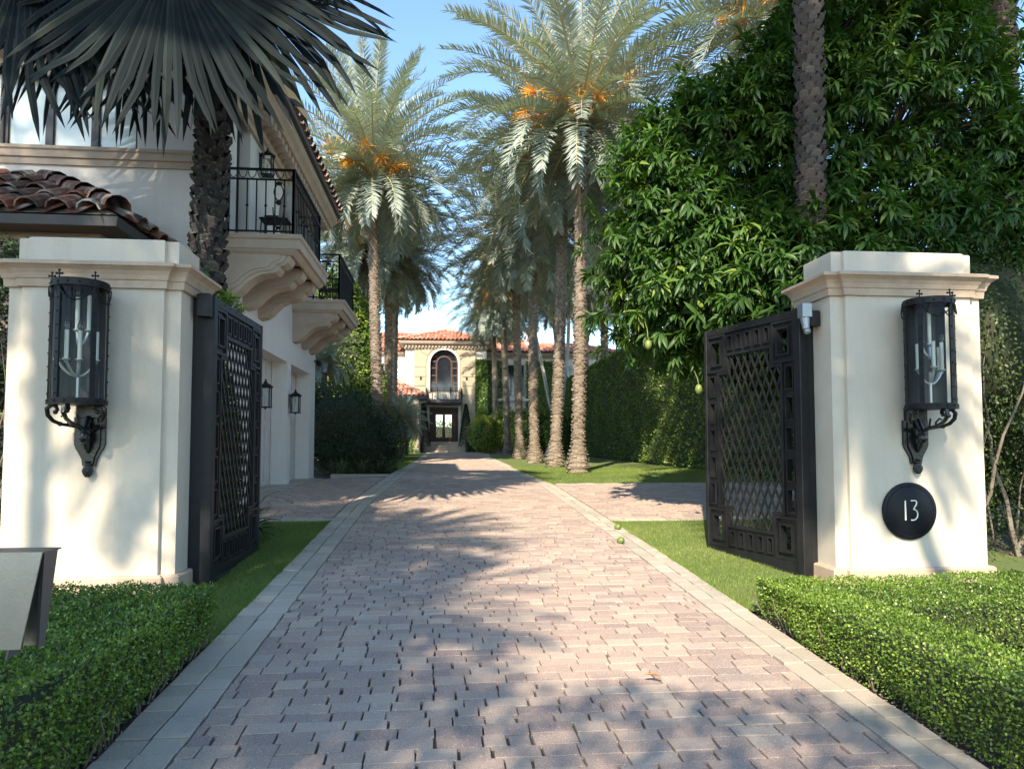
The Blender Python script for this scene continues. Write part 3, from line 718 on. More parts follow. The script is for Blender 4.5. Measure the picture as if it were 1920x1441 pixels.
def railing(m, pts, z0, z1, ringrow=True, sp=.11, orn=True):
    """pts polyline xy; posts at vertices"""
    for i in range(len(pts) - 1):
        a = Vector((*pts[i], 0)); b = Vector((*pts[i + 1], 0)); L_ = (b - a).length; d = (b - a).normalized()
        M = Matrix.Translation(a) @ Matrix.Rotation(math.atan2(d.y, d.x), 4, 'Z')
        m.box(-.02, L_ + .02, -.025, .025, z1 - .022, z1, M); m.box(0, L_, -.012, .012, z1 - .16, z1 - .14, M); m.box(0, L_, -.015, .015, z0 + .05, z0 + .07, M)
        n = max(2, int(L_ / sp))
        for k in range(n + 1):
            x = L_ * k / n; w_ = .018 if k in (0, n) else .008
            m.box(x - w_, x + w_, -w_, w_, z0 if k in (0, n) else z0 + .06, z1 - .15 if k not in (0, n) else z1 - .01, M)
            if k not in (0, n) and k % 2 == 0: m.sphere(M @ Vector((x, 0, (z0 + z1) / 2 - .05)), .022, 6, 4)
            if ringrow and k < n:
                cx_ = x + L_ / n / 2; rr = min(.055, L_ / n / 2)
                m.tube([M @ Vector((cx_ + rr * math.cos(math.pi * (1 + q / 6)), 0, z1 - .03 + .1 * math.sin(math.pi * (1 + q / 6)))) for q in range(7)], .006, 5)
        if orn and L_ > .7:
            for q in ((L_ - .2),):
                zc = (z0 + z1) / 2
                for sg in (-1, 1):
                    m.tube([M @ Vector((q + sg * (.015 + .06 * math.sin(math.pi * min(1, t * 1.0))), 0, z0 + .08 + t * (z1 - z0 - .3))) for t in [0, .12, .25, .38, .5]], .009, 5)
                    m.tube([M @ Vector((q + sg * (.015 + .05 * math.sin(math.pi * t)), 0, zc + .02 + t * (z1 - zc - .22))) for t in [0, .25, .5, .75, 1]], .009, 5)
                m.sphere(M @ Vector((q, 0, zc)), .04, 8, 5); m.sphere(M @ Vector((q, 0, z1 - .2)), .045, 8, 5, .6)

# ------------------------------------------------------------------ garage house (left)
GH = empty("garage_house", (0, 0, 0), "white stucco two-storey house with garages and stone balconies left of the driveway", "house")
EX = -2.95; FY = 9.6; BY = 16.87
wall("east_wall", (EX, FY), (0, 1), BY - FY, .4, 6.9, [(2.3, 4.35, .4, 3.19), (4.64, 6.62, .4, 3.19), (.75, 1.45, 4.47, 6.55), (4.75, 5.6, 4.47, 6.55)], .30, WALLM, GH, (1, 0))
wall("south_wall", (-14, FY), (1, 0), 14 + EX - .001, .3, 6.9, [(14 - 7.0, 14 - 5.78, 5.46, 6.72), (14 - 5.70, 14 - 4.0, 5.46, 6.72)], .25, WALLM, GH, (0, -1))
m = MB(); m.box(-14, -3.26, BY - .3, BY, .3, 6.9); m.build("north_wall", WALLM, GH)
# recess floors, doors
for (a, b) in ((FY + 2.3, FY + 4.35), (FY + 4.64, FY + 6.62)):
    m = MB(); m.box(EX - .36, EX - .31, a - .1, b + .1, .6, 3.3)
    for k in range(4):
        for q in range(4):
            w_ = (b - a) / 4; m.box(EX - .308, EX - .296, a + w_ * q + .05, a + w_ * (q + 1) - .05, .95 + k * .56, .95 + k * .56 + .46)
    m.build("garage_door", DOORM, GH)
m = MB(); m.box(EX - .3, EX + .04, FY + 2.2, BY, .5, .868); m.build("threshold", BORD, GH)
# balcony doors
for yy in (FY + .75, FY + 4.75):
    m = MB(); w_ = .7 if yy < 12 else .85
    m.box(EX - .22, EX - .16, yy, yy + .06, 4.47, 6.55); m.box(EX - .22, EX - .16, yy + w_ - .06, yy + w_, 4.47, 6.55); m.box(EX - .22, EX - .16, yy + .06, yy + w_ - .06, 6.45, 6.55); m.box(EX - .22, EX - .16, yy + .06, yy + w_ - .06, 4.47, 4.6)
    d_ = m.build("balcony_door", FASCIA, GH)
    m = MB(); m.box(EX - .2, EX - .19, yy + .06, yy + w_ - .06, 4.6, 6.45); m.build("pane", CURT, d_)
# windows on south facade
def win(x0, x1, z0, z1, y, parent, nm=2):
    m = MB(); t = .055
    m.box(x0, x1, y, y + .07, z0, z0 + t); m.box(x0, x1, y, y + .07, z1 - t, z1); m.box(x0, x0 + t, y, y + .07, z0 + t, z1 - t); m.box(x1 - t, x1, y, y + .07, z0 + t, z1 - t)
    for k in range(1, nm):
        c = x0 + (x1 - x0) * k / nm; m.box(c - .045, c + .045, y - .01, y + .075, z0 + t, z1 - t)
    f = m.build("window", FASCIA, parent)
    m = MB(); m.box(x0 + t, x1 - t, y + .035, y + .045, z0 + t, z1 - t); m.build("pane", CURT, f)
win(-7.0, -5.78, 5.46, 6.72, FY + .08, GH, 2); win(-5.70, -4.0, 5.46, 6.72, FY + .08, GH, 3)
m = MB()
m.sweep([(-.02, 5.22), (.03, 5.22), (.035, 5.30), (.06, 5.31), (.065, 5.39), (.085, 5.41), (.085, 5.45), (-.02, 5.455)], [(-14, FY), (EX - .02, FY)]); m.build("string_course", STONE2, GH)
# eave cornice running round the corner
path = [(-14, FY), (EX, FY), (EX, BY)]
m = MB(); m.sweep([(-.01, 6.38), (.05, 6.38), (.055, 6.46), (.10, 6.48), (.12, 6.60), (.12, 6.66), (.34, 6.68), (.38, 6.74), (.44, 6.80), (.46, 6.88), (.46, 6.92), (-.01, 6.93)], path)
for yy in np.arange(FY - .1, BY - .1, .26):
    M = Matrix.Translation((EX + .115, yy, 0)); m.bbox(0, .19, 0, .13, 6.56, 6.69, .015, M)
for xx in np.arange(-8, EX, .26):
    M = Matrix.Translation((xx, FY - .305, 0)); m.bbox(0, .13, 0, .19, 6.56, 6.69, .015, M)
m.build("eave_cornice", STONE2, GH)
m = MB(); m.sweep([(.44, 6.925), (.53, 6.925), (.545, 7.0), (.50, 7.02), (.44, 7.0)], path); m.build("gutter", FASCIA, GH)
sl_ = R(24); hs, hc = math.sin(sl_), math.cos(sl_)
m = MB(); ex = EX + .5
tile_slope(m, (ex, FY - .5, 7.0), (0, 1, 0), (-hc, 0, hs), (hs, 0, hc), BY - FY + .6, 3.2, lambda u, v: u > v * hc * .98 and u < 7.7)
tile_slope(m, (-14, FY - .5, 7.0), (1, 0, 0), (0, hc, hs), (0, -hs, hc), 11.55, 3.2, lambda u, v: u < 11.55 - v * hc * .98 and u > 5)
m.mi = 1
m.add([(ex, FY - .5, 6.99), (ex, BY + .1, 6.99), (ex - 4 * hc, BY + .1, 6.99 + 4 * hs), (ex - 4 * hc, FY - .5 + 4 * hc, 6.99 + 4 * hs)], [(0, 1, 2, 3)])
m.add([(-14, FY - .5, 6.99), (ex, FY - .5, 6.99), (ex - 4 * hc, FY - .5 + 4 * hc, 6.99 + 4 * hs), (-14, FY - .5 + 4 * hc, 6.99 + 4 * hs)], [(0, 1, 2, 3)])
m.mi = 0; ridge_tiles(m, (ex, FY - .5, 7.02), (ex - 3 * hc, FY - .5 + 3 * hc, 7.02 + 3 * hs))
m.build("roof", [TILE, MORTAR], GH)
# balconies
def balcony(y0, y1):
    m = MB(); pth = [(EX, y0), (EX + 1.0 - .0, y0), (EX + 1.0, y1), (EX, y1)]
    m.sweep([(-.3, 4.27), (0.0, 4.27), (0, 4.395), (.02, 4.405), (.03, 4.44), (.02, 4.468), (-.3, 4.47)], pth)
    m.box(EX + .02, EX + .98, y0 + .02, y1 - .02, 4.275, 4.465)
    m.sweep([(-.1, 4.20), (-.07, 4.20), (-.03, 4.235), (-.01, 4.268), (-.1, 4.269)], [(EX, y0), (EX + .97, y0), (EX + .97, y1), (EX, y1)])
    b = m.build("balcony", STONE2, GH)
    prof = [(0, 4.235), (.86, 4.235), (.86, 4.16), (.83, 4.10), (.76, 4.06), (.72, 4.055), (.70, 4.0), (.66, 3.965), (.56, 3.95), (.46, 3.93), (.36, 3.88), (.27, 3.80), (.2, 3.72), (.12, 3.66), (0, 3.63)]
    n = 3; L_ = y1 - y0
    for k in range(n):
        ya = y0 + .1 + k * (L_ - .2 - .30) / (n - 1); m = MB()
        m.prism(prof, lambda a, bb, d: (EX + a, ya + d, bb), (0, .30))
        p2 = [(a * .93 + .0, 4.235 - (4.235 - bb) * .88) for a, bb in prof]
        m.prism(p2, lambda a, bb, d: (EX + a, ya + d, bb), (-.02, .32))
        p3 = [(a * .84 + .0, 4.235 - (4.235 - bb) * .76) for a, bb in prof]
        m.prism(p3, lambda a, bb, d: (EX + a, ya + d, bb), (-.034, .334))
        m.build("corbel", STONE2, b)
    m = MB(); railing(m, [(EX + .02, y0 + .09), (EX + .89, y0 + .09), (EX + .89, y1 - .09), (EX + .02, y1 - .09)], 4.47, 5.4)
    m.build("railing", IRON, b)
balcony(9.84, 12.08); balcony(14.22, 16.5)

# small wall lanterns
def small_lantern():
    root = empty("wall_lantern")
    m = MB(); m.box(-.012, 0, -.05, .05, -.12, .16)   # plate toward wall (local +x is away from wall)
    m.tube([(0, 0, .1), (.06, 0, .16), (.12, 0, .17)], .008, 6)
    for sx, sy in ((-1, -1), (1, -1), (1, 1), (-1, 1)): m.box(.12 + sx * .075 - .008, .12 + sx * .075 + .008, sy * .075 - .008, sy * .075 + .008, -.2, .1)
    m.box(.03, .21, -.09, .09, -.215, -.198); m.box(.03, .21, -.09, .09, .1, .118)
    m.lathe([(.13, .118), (.115, .13), (.07, .165), (.03, .18), (.03, .2), (.012, .215), (.018, .235), (.0, .25)], 4 * 2, (.12, 0, 0)); m.lathe([(.02, -.215), (.012, -.235), (0, -.25)], 8, (.12, 0, 0))
    m.build("lantern_body", IRON, root, True)
    m = MB(); m.box(.053, .187, -.067, .067, -.197, .099); m.build("glass", LGLASS, root)
    m = MB(); m.tube([(.12, 0, -.19), (.12, 0, -.07)], .014, 8); m.lathe([(.006, -.07), (.016, -.05), (.012, -.03), (.001, -.005)], 8, (.12, 0, 0)); m.build("candle", CANDLE, root, True)
    return root
l0 = small_lantern()
for i, (x_, y_, z_, lab) in enumerate([(EX, 11.62, 6.14, "small black lantern on the upper wall above the near balcony railing"),
                                        (EX, 11.76, 2.42, "small black lantern left of the first garage opening, nearest the gate"),
                                        (EX, 14.10, 2.44, "small black lantern on the pier between the two garage openings")]):
    o = l0 if i == 0 else copy_tree(l0)
    o.location = (x_, y_, z_); tag(o, lab, "lantern", "small wall lanterns on the garage house")
m = MB(); m.tube([(-2.93, 16.6, 3.52), (-2.84, 16.6, 3.52)], .02, 8); m.sphere((-2.82, 16.6, 3.47), .06, 12, 8)
tag(m.build("security_camera", IRON, None, True), "small dark dome camera at the far corner under the far balcony", "camera")
# objects on balconies
m = MB(); m.lathe([(.02, 4.47), (.16, 4.52), (.12, 4.6), (.05, 4.62), (.07, 4.75), (.13, 5.0), (.16, 5.25), (.13, 5.55), (.07, 5.75), (.02, 5.83)], 8, (-2.5, 11.7, 0), lump=.15)
tag(m.build("folded_parasol", CANVAS, None, True), "pale folded cloth parasol behind the near balcony railing", "parasol")
def side_table(x_, y_, lab):
    root = empty("side_table", (x_, y_, 4.47), lab, "table")
    m = MB(); m.bbox(-.2, .2, -.16, .16, .40, .42, .005); m.build("table_top", IRON, root)
    for sx in (-1, 1):
        for sy in (-1, 1): m = MB(); m.tube([(sx * .17, sy * .13, .4), (sx * .19, sy * .14, 0)], .01, 6); m.build("leg", IRON, root)
side_table(-2.45, 10.6, "small black iron table on the near balcony floor"); side_table(-2.4, 15.3, "small black iron table on the far balcony floor")

# ------------------------------------------------------------------ pavilion with tiled hip roof in front of the garage house
PV = empty("tiled_pavilion", (-5.5, 9, .4), "low pavilion with weathered clay tile hip roof behind the left pillar", "pavilion")
px, py, pz = -3.50, 7.95, 4.08
sl2 = R(29); hs, hc = math.sin(sl2), math.cos(sl2)
m = MB()
tile_slope(m, (-9.5, py, pz), (1, 0, 0), (0, hc, hs), (0, -hs, hc), 6.0, 2.1, lambda u, v: u < 6.0 - v * hc * 1.0 - .03, .31, .42, .115)
tile_slope(m, (px, py, pz), (0, 1, 0), (-hc, 0, hs), (hs, 0, hc), 1.62, 2.1, lambda u, v: u > v * hc + .05 and u < 1.62, .31, .42, .115)
ridge_tiles(m, (px, py, pz + .02), (px - 1.6, py + 1.6, pz + .02 + 1.6 * math.tan(sl2)), .125, .42)
m.mi = 1; q = 1.62
m.add([(-9.5, py, pz), (px, py, pz), (px - q, py + q, pz + q * math.tan(sl2)), (-9.5, py + q, pz + q * math.tan(sl2))], [(0, 1, 2, 3)])
m.add([(px, py, pz), (px, py + q, pz), (px - q, py + q, pz + q * math.tan(sl2))], [(0, 1, 2)])
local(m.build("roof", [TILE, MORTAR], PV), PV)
m = MB(); m.sweep([(-.05, pz - .12), (-.01, pz - .12), (.01, pz - .02), (-.04, pz - .015)], [(-9.5, py), (px, py), (px, FY - .01)]); local(m.build("gutter", FASCIA, PV), PV)
m = MB(); m.add([(-9.5, py + .03, pz - .10), (px - .03, py + .03, pz - .10), (px - .03, FY - .01, pz - .10), (-9.5, FY - .01, pz - .10)], [(3, 2, 1, 0)]); local(m.build("soffit", SOFFIT, PV), PV)
m = MB(); m.sweep([(0, .2), (0, pz - .1)], [(-9.5, py + .5), (px - .45, py + .5), (px - .45, FY - .01)]); local(m.build("wall", STONE2, PV), PV)
m = MB(); m.sweep([(0, pz - .35), (.04, pz - .35), (.08, pz - .22), (.1, pz - .101)], [(-9.5, py + .5), (px - .45, py + .5), (px - .45, FY - .01)]); local(m.build("moulding", STONE2, PV), PV)

# ------------------------------------------------------------------ main house (far)
MH = empty("mansion", (0, 48, 1.15), "distant stone-fronted mansion with arched window and red tiled roofs at the driveway's end", "house")
def b_(name, m_, mt, sm=False, parent=MH):
    o = m_.build(name, mt, parent, sm)
    if parent is MH: local(o, MH)
    return o
TX0, TX1 = -2.5, 2.93; HY = 48.0; sx0, sx1 = -1.92, 2.18
ax, ar, asp = .075, .93, 7.08     # arch centre x, radius, spring height
# tower side walls
local(wall("tower_wall", (TX0, HY), (1, 0), sx0 - TX0 - .001, 1.15, 8.25, [], .3, WALLM, MH, (0, -1)), MH)
local(wall("tower_wall", (sx1 + .001, HY), (1, 0), TX1 - sx1, 1.15, 8.25, [], .3, WALLM, MH, (0, -1)), MH)
m = MB(); m.box(TX0, TX0 + .3, HY + .31, HY + 9, 1.15, 8.25); m.box(TX1 - .3, TX1, HY + .31, HY + 9, 1.15, 8.25); b_("tower_wall", m, WALLM)
# stone front with openings, arch head cut as polygon pieces
yf = HY - .12
local(wall("stone_front", (sx0, yf), (1, 0), sx1 - sx0, 1.15, 8.2, [(ax - .95 - sx0, ax + .95 - sx0, 1.15, 4.12), (ax - ar - sx0, ax + ar - sx0, 5.16, asp + ar)], .35, LIME, MH, (0, -1)), MH)
m = MB()
for sg in (-1, 1):
    pts = [(ax + sg * ar, asp + ar)] + [(ax + sg * ar * math.cos(a), asp + ar * math.sin(a)) for a in np.linspace(0, math.pi / 2, 12)]
    m.prism(pts if sg > 0 else pts[::-1], lambda a, b, d: (a, yf + .001 + d, b), (0, .34))
b_("arch_spandrel", m, LIME)
# rusticated blocks: proud courses
m = MB(); z = 1.3; hts = .62
for k in range(11):
    z0_, z1_ = 1.25 + k * hts, 1.25 + (k + 1) * hts - .05
    for (xa, xb) in ((sx0, ax - ar - .28), (ax + ar + .28, sx1)):
        if z0_ > 7.1: continue
        xs_ = [xa, xb]
        m.bbox(xa + .01, xb - .01, yf - .045, yf - .002, z0_, z1_, .012)
for k in range(7):      # voussoirs
    a0 = math.pi * (k) / 7 + .02; a1 = math.pi * (k + 1) / 7 - .02; r0, r1 = ar + .29, ar + .85
    pts = [(ax + r0 * math.cos(a0), asp + r0 * math.sin(a0)), (ax + min(r1, 1.9) * math.cos(a0), asp + min(r1 * math.sin(a0), 1.05 if True else 0)), (ax + r1 * math.cos(a1), min(asp + r1 * math.sin(a1), 8.13)), (ax + r0 * math.cos(a1), asp + r0 * math.sin(a1))]
    m.prism(pts, lambda a, b, d: (a, yf + d, b), (-.04, -.003))
b_("stone_block", m, LIME)
m = MB()    # smooth arch surround
prf = [(ax + s_ * 0, 0) for s_ in ()]
outer = [(ax + ar + .13, 5.16)] + [(ax + (ar + .13) * math.cos(a), asp + (ar + .13) * math.sin(a)) for a in np.linspace(0, math.pi, 25)] + [(ax - ar - .22, 5.16)]
inner = [(ax + ar, 5.16)] + [(ax + ar * math.cos(a), asp + ar * math.sin(a)) for a in np.linspace(0, math.pi, 25)] + [(ax - ar, 5.16)]
n_ = len(outer)
V = [(x_, yf - .09, z_) for x_, z_ in outer] + [(x_, yf - .09, z_) for x_, z_ in inner] + [(x_, yf, z_) for x_, z_ in outer] + [(x_, yf + .3, z_) for x_, z_ in inner]
m.add(V, [(i, i + 1, n_ + i + 1, n_ + i) for i in range(n_ - 1)] + [(2 * n_ + i, 2 * n_ + i + 1, i + 1, i) for i in range(n_ - 1)] + [(n_ + i, n_ + i + 1, 3 * n_ + i + 1, 3 * n_ + i) for i in range(n_ - 1)])
m.bbox(ax - .16, ax + .16, yf - .13, yf - .09, asp + ar - .02, asp + ar + .3, .02)
b_("arch_surround", m, WHITE)
m = MB(); y_ = yf + .22   # arched window joinery
def archbar(m, r, t, yy, d, z0_):
    o_ = [(ax + (r) * math.cos(a), asp + r * math.sin(a)) for a in np.linspace(0, math.pi, 21)]; i_ = [(ax + (r - t) * math.cos(a), asp + (r - t) * math.sin(a)) for a in np.linspace(0, math.pi, 21)]
    o_ = [(ax + r, z0_)] + o_ + [(ax - r, z0_)]; i_ = [(ax + r - t, z0_)] + i_ + [(ax - r + t, z0_)]; k = len(o_)
    V = [(a, yy, b) for a, b in o_] + [(a, yy, b) for a, b in i_] + [(a, yy + d, b) for a, b in i_]
    m.add(V, [(i, i + 1, k + i + 1, k + i) for i in range(k - 1)] + [(k + i, k + i + 1, 2 * k + i + 1, 2 * k + i) for i in range(k - 1)])
archbar(m, ar - .002, .07, y_, .06, 5.18); archbar(m, .56, .11, y_ - .02, .08, 5.18)
for sg in (-1, 1):
    for zz in (5.25, 5.75, 6.25, 6.75, 7.2): m.box(ax + sg * .69 - .18, ax + sg * .69 + .18, y_ + .005, y_ + .05, zz, zz + .1)
w_ = m.build("arched_window", WOOD, MH); local(w_, MH)
m = MB(); g_ = [(ax + (ar - .03) * math.cos(a), asp + (ar - .03) * math.sin(a)) for a in np.linspace(0, math.pi, 21)]; g_ = [(ax + ar - .03, 5.18)] + g_ + [(ax - ar + .03, 5.18)]
m.prism(g_, lambda a, b, d: (a, y_ + .07 + d, b), (0, .02)); m.build("pane", DGLASS, w_)
# balcony
m = MB(); m.bbox(ax - 1.2, ax + 1.2, yf - .75, yf, 4.42, 4.62, .03); m.bbox(ax - 1.1, ax + 1.1, yf - .6, yf, 4.3, 4.42, .02); b2_ = m.build("balcony", FASCIA, MH); local(b2_, MH)
m = MB(); bow = [(ax - 1.15, yf - .02)] + [(ax + 1.18 * math.sin(a), yf - .2 - .52 * math.cos(a)) for a in np.linspace(-1.45, 1.45, 9)] + [(ax + 1.15, yf - .02)]
railing(m, bow, 4.62, 5.42, False, .1, False); m.build("railing", IRON, b2_)
m = MB(); m.box(ax - .95, ax + .95, yf - .5, yf - .47, 4.66, 5.05); m.build("planter_panel", WHITE, b2_)
# entrance door
m = MB(); yd = yf + .18
m.box(ax - .95, ax - .52, yd, yd + .08, 1.87, 4.12); m.box(ax + .52, ax + .95, yd, yd + .08, 1.87, 4.12); m.box(ax - .52, ax + .52, yd, yd + .08, 3.66, 4.12); m.box(ax - .52, ax + .52, yd, yd + .08, 1.87, 2.15)
m.box(ax - .09, ax + .09, yd - .01, yd + .09, 2.15, 3.66)
for sg in (-1, 1): m.bbox(ax + sg * .74 - .13, ax + sg * .74 + .13, yd - .02, yd, 2.1, 3.9, .01)
d_ = m.build("entrance_door", WOOD, MH); local(d_, MH)
m = MB()
for (a, b) in ((ax - .52, ax - .09), (ax + .09, ax + .52)): m.box(a, b, yd + .03, yd + .04, 2.15, 3.66)
m.build("pane", PGLASS, d_)
m = MB(); m.bbox(ax - 1.12, ax - .97, yf - .06, yf - .001, 1.87, 4.2, .01); m.bbox(ax + .97, ax + 1.12, yf - .06, yf - .001, 1.87, 4.2, .01); m.bbox(ax - 1.12, ax + 1.12, yf - .07, yf - .001, 4.2, 4.29, .01); b_("door_surround", m, WHITE)
m = MB(); m.box(TX0 + .35, ax - 1.1, HY + .3, HY + 9, 1.87, 1.88)
m.box(ax - 1.3, ax + 1.3, HY + .3, HY + 9, 1.80, 1.87); m.box(ax - 1.35, ax - 1.3, HY + .3, HY + 9, 1.87, 4.3); m.box(ax + 1.3, ax + 1.35, HY + .3, HY + 9, 1.87, 4.3); m.box(ax - 1.35, ax + 1.35, HY + .3, HY + 9, 4.3, 4.35); b_("hallway", m, LIME)
m = MB()   # steps
for k in range(5): m.bbox(ax - 1.15 - (4 - k) * .03, ax + 1.15 + (4 - k) * .03, yf - .25 - (4 - k) * .3, yf + .1, 1.0, 1.27 + k * .145, .02)
m.bbox(ax - 1.4, ax - 1.17, yf - .7, yf, 1.1, 2.0, .03); m.bbox(ax + 1.17, ax + 1.4, yf - .7, yf, 1.1, 2.0, .03)
b_("entrance_steps", m, mat("step_stone", (.60, .50, .38), .8, col2=(.5, .4, .3), nscale=2))
m = MB()
for xx in (ax - 1.55, ax + 1.5): m.box(xx - .05, xx + .05, yf - .14, yf - .05, 6.02, 6.2)
b_("wall_light", m, IRON)
# tower cornice + hip roof
pth = [(TX0, HY + 9), (TX0, HY - .12), (TX1, HY - .12), (TX1, HY + 9)]
m = MB(); m.sweep([(-.02, 8.05), (.06, 8.05), (.08, 8.2), (.12, 8.22), (.14, 8.3), (.36, 8.36), (.42, 8.45), (.45, 8.55), (-.02, 8.56)], pth)
for xx in np.arange(TX0, TX1, .22): m.box(xx, xx + .11, HY - .34, HY - .2, 8.14, 8.30)
b_("tower_cornice", m, STONE2)
def hip(m, x0, x1, y0, y1, z, ang, pw=.27, pl=.4, sides='SWE'):
    hs, hc = math.sin(ang), math.cos(ang); run = min((x1 - x0), (y1 - y0)) / 2; V = run / hc; W_ = x1 - x0; D_ = y1 - y0
    if 'S' in sides: tile_slope(m, (x0, y0, z), (1, 0, 0), (0, hc, hs), (0, -hs, hc), W_, V, lambda u, v: v * hc - .05 < u < W_ - v * hc + .05, pw, pl, .1)
    if 'W' in sides: tile_slope(m, (x0, y1, z), (0, -1, 0), (hc, 0, hs), (-hs, 0, hc), D_, V, lambda u, v: v * hc - .05 < u < D_ - v * hc + .05, pw, pl, .1)
    if 'E' in sides: tile_slope(m, (x1, y0, z), (0, 1, 0), (-hc, 0, hs), (hs, 0, hc), D_, V, lambda u, v: v * hc - .05 < u < D_ - v * hc + .05, pw, pl, .1)
    m.mi = 1; t = run * math.tan(ang)
    if W_ <= D_: r0 = (x0 + run, y0 + run, z + t); r1 = (x0 + run, y1 - run, z + t); F = [[(x0, y0, z), (x1, y0, z), r0], [(x1, y0, z), (x1, y1, z), r1, r0], [(x1, y1, z), (x0, y1, z), r1], [(x0, y1, z), (x0, y0, z), r0, r1]]
    else: r0 = (x0 + run, y0 + run, z + t); r1 = (x1 - run, y0 + run, z + t); F = [[(x0, y0, z), (x1, y0, z), r1, r0], [(x1, y0, z), (x1, y1, z), r1], [(x1, y1, z), (x0, y1, z), r0, r1], [(x0, y1, z), (x0, y0, z), r0]]
    for f_ in F: m.add(f_, [tuple(range(len(f_)))])
    m.mi = 0
    ridge_tiles(m, (x0, y0, z), r0, .12); ridge_tiles(m, (x1, y0, z), r0 if W_ <= D_ else r1, .12); ridge_tiles(m, r0, r1, .12)
m = MB(); hip(m, TX0 - .5, TX1 + .5, HY - .62, HY + 8, 8.6, R(19)); b_("tower_roof", m, [TILE2, MORTAR])
# wings
WY = 50.0
local(wall("right_wing_wall", (TX1 + .01, WY), (1, 0), 9.5, 1.15, 8.0, [(1.35, 2.85, 5.0, 7.35), (5.2, 6.6, 5.0, 7.35), (1.5, 3.0, 1.15, 4.1)], .3, WALLM, MH, (0, -1)), MH)
local(wall("left_wing_wall", (-9, WY), (1, 0), 9 + TX0 - .01, 1.15, 8.0, [(3.6, 5.0, 5.0, 7.3)], .3, WALLM, MH, (0, -1)), MH)
for (x0, x1, z0_, z1_) in ((TX1 + 1.36, TX1 + 2.86, 5.0, 7.35), (TX1 + 5.21, TX1 + 6.61, 5.0, 7.35), (-5.4, -4.0, 5.0, 7.3), (TX1 + 1.51, TX1 + 3.01, 1.15, 4.1)):
    m = MB(); t = .09; yy = WY - .03
    m.box(x0, x1, yy, yy + .1, z0_, z0_ + t); m.box(x0, x1, yy, yy + .1, z1_ - t, z1_); m.box(x0, x0 + t, yy, yy + .1, z0_ + t, z1_ - t); m.box(x1 - t, x1, yy, yy + .1, z0_ + t, z1_ - t); m.box((x0 + x1) / 2 - .05, (x0 + x1) / 2 + .05, yy, yy + .1, z0_ + t, z1_ - t)
    f_ = m.build("window", WHITE, MH); local(f_, MH)
    m = MB(); m.box(x0 + t, x1 - t, yy + .05, yy + .06, z0_ + t, z1_ - t); m.build("pane", DGLASS, f_)
m = MB(); m.bbox(TX1 + .9, TX1 + 3.6, WY - .35, WY - .001, 4.72, 4.9, .03); m.bbox(TX1 + 4.9, TX1 + 7, WY - .35, WY - .001, 4.72, 4.9, .03); b_("window_ledge", m, WHITE)
m = MB(); m.sweep([(-.02, 7.72), (.05, 7.72), (.1, 7.85), (.3, 7.95), (.35, 8.1), (-.02, 8.12)], [(TX1 + .01, WY), (TX1 + 9.5, WY), (TX1 + 9.5, WY + 8)]); m.sweep([(-.02, 7.72), (.05, 7.72), (.1, 7.85), (.3, 7.95), (.35, 8.1), (-.02, 8.12)], [(-9, WY + 8), (-9, WY), (TX0 - .01, WY)]); b_("wing_cornice", m, STONE2)
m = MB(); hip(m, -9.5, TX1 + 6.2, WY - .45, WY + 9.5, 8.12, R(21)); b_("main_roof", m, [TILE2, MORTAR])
m = MB(); hip(m, TX1 + .6, TX1 + 10, WY - .5, WY + 5, 8.14, R(18), sides='SE'); b_("right_roof", m, [TILE2, MORTAR])
m = MB(); m.bbox(5.95, 6.75, WY + 1.2, WY + 2, 8.5, 10.05, .03); m.bbox(5.85, 6.85, WY + 1.1, WY + 2.1, 10.05, 10.2, .03)
m.box(6.2, 6.5, WY + 1.19, WY + 1.195, 9.7, 9.9); b_("chimney", m, WALLM)
def ivy(name, x0, x1, y0, z0, z1, n, lab, msk=None):
    P = np.stack([rng.uniform(x0, x1, n), np.full(n, y0) - rng.uniform(.03, .22, n), rng.uniform(z0, z1, n)], 1)
    D = np.stack([rng.normal(0, .4, n), rng.normal(-.4, .3, n), rng.normal(-.7, .4, n)], 1)
    Nn = np.stack([rng.normal(0, .5, n), -np.ones(n), rng.normal(.3, .4, n)], 1)
    t = np.clip(rng.normal(.4, .2, n) + .6 * (vnoise(P, 1.2, 5) - .5), 0, 1)
    o = leaves(name, P, D, Nn, rng.uniform(.10, .17, n), rng.uniform(.07, .11, n), t, FICUS); tag(o, lab, "ivy", "clipped ivy panels on the mansion", None)
    return o
ivy("wall_ivy", 2.2, 2.95, 47.98, 1.3, 7.45, 6000, "clipped green ivy panel right beside the stone tower front")
ivy("wall_ivy", 3.0, 4.28, 49.9, 1.6, 7.6, 3000, "narrow clipped ivy panel left of the white framed wing window")
ivy("wall_ivy", 5.85, 8.05, 49.9, 1.6, 7.6, 8000, "wide ivy patch right of the white framed wing window")

# low porch roof left of the tower
PR = empty("side_porch", (-2.6, 45, 1.1), "low tiled porch with ivy-clad wall left of the mansion's entrance", "porch")
m = MB(); hip(m, -6.2, -.95, 43.6, 47.7, 4.6, R(27)); local(m.build("roof", [TILE2, MORTAR], PR), PR)
m = MB(); m.box(-6, -1.4, 43.9, 47.7, 1.0, 4.5); local(m.build("wall", STONE2, PR), PR)
m = MB(); m.sweep([(-.1, 4.42), (0, 4.42), (.03, 4.6), (-.1, 4.6)], [(-6.2, 43.6), (-.95, 43.6), (-.95, 47.7)]); local(m.build("gutter", FASCIA, PR), PR)
m = MB(); m.add([(-6.1, 43.7, 4.5), (-1.05, 43.7, 4.5), (-1.05, 47.7, 4.5), (-6.1, 47.7, 4.5)], [(3, 2, 1, 0)]); local(m.build("soffit", SOFFIT, PR), PR)
m = MB(); m.bbox(-1.75, -1.45, 43.75, 44.05, 1.05, 4.42, .02); local(m.build("post", STONE2, PR), PR)
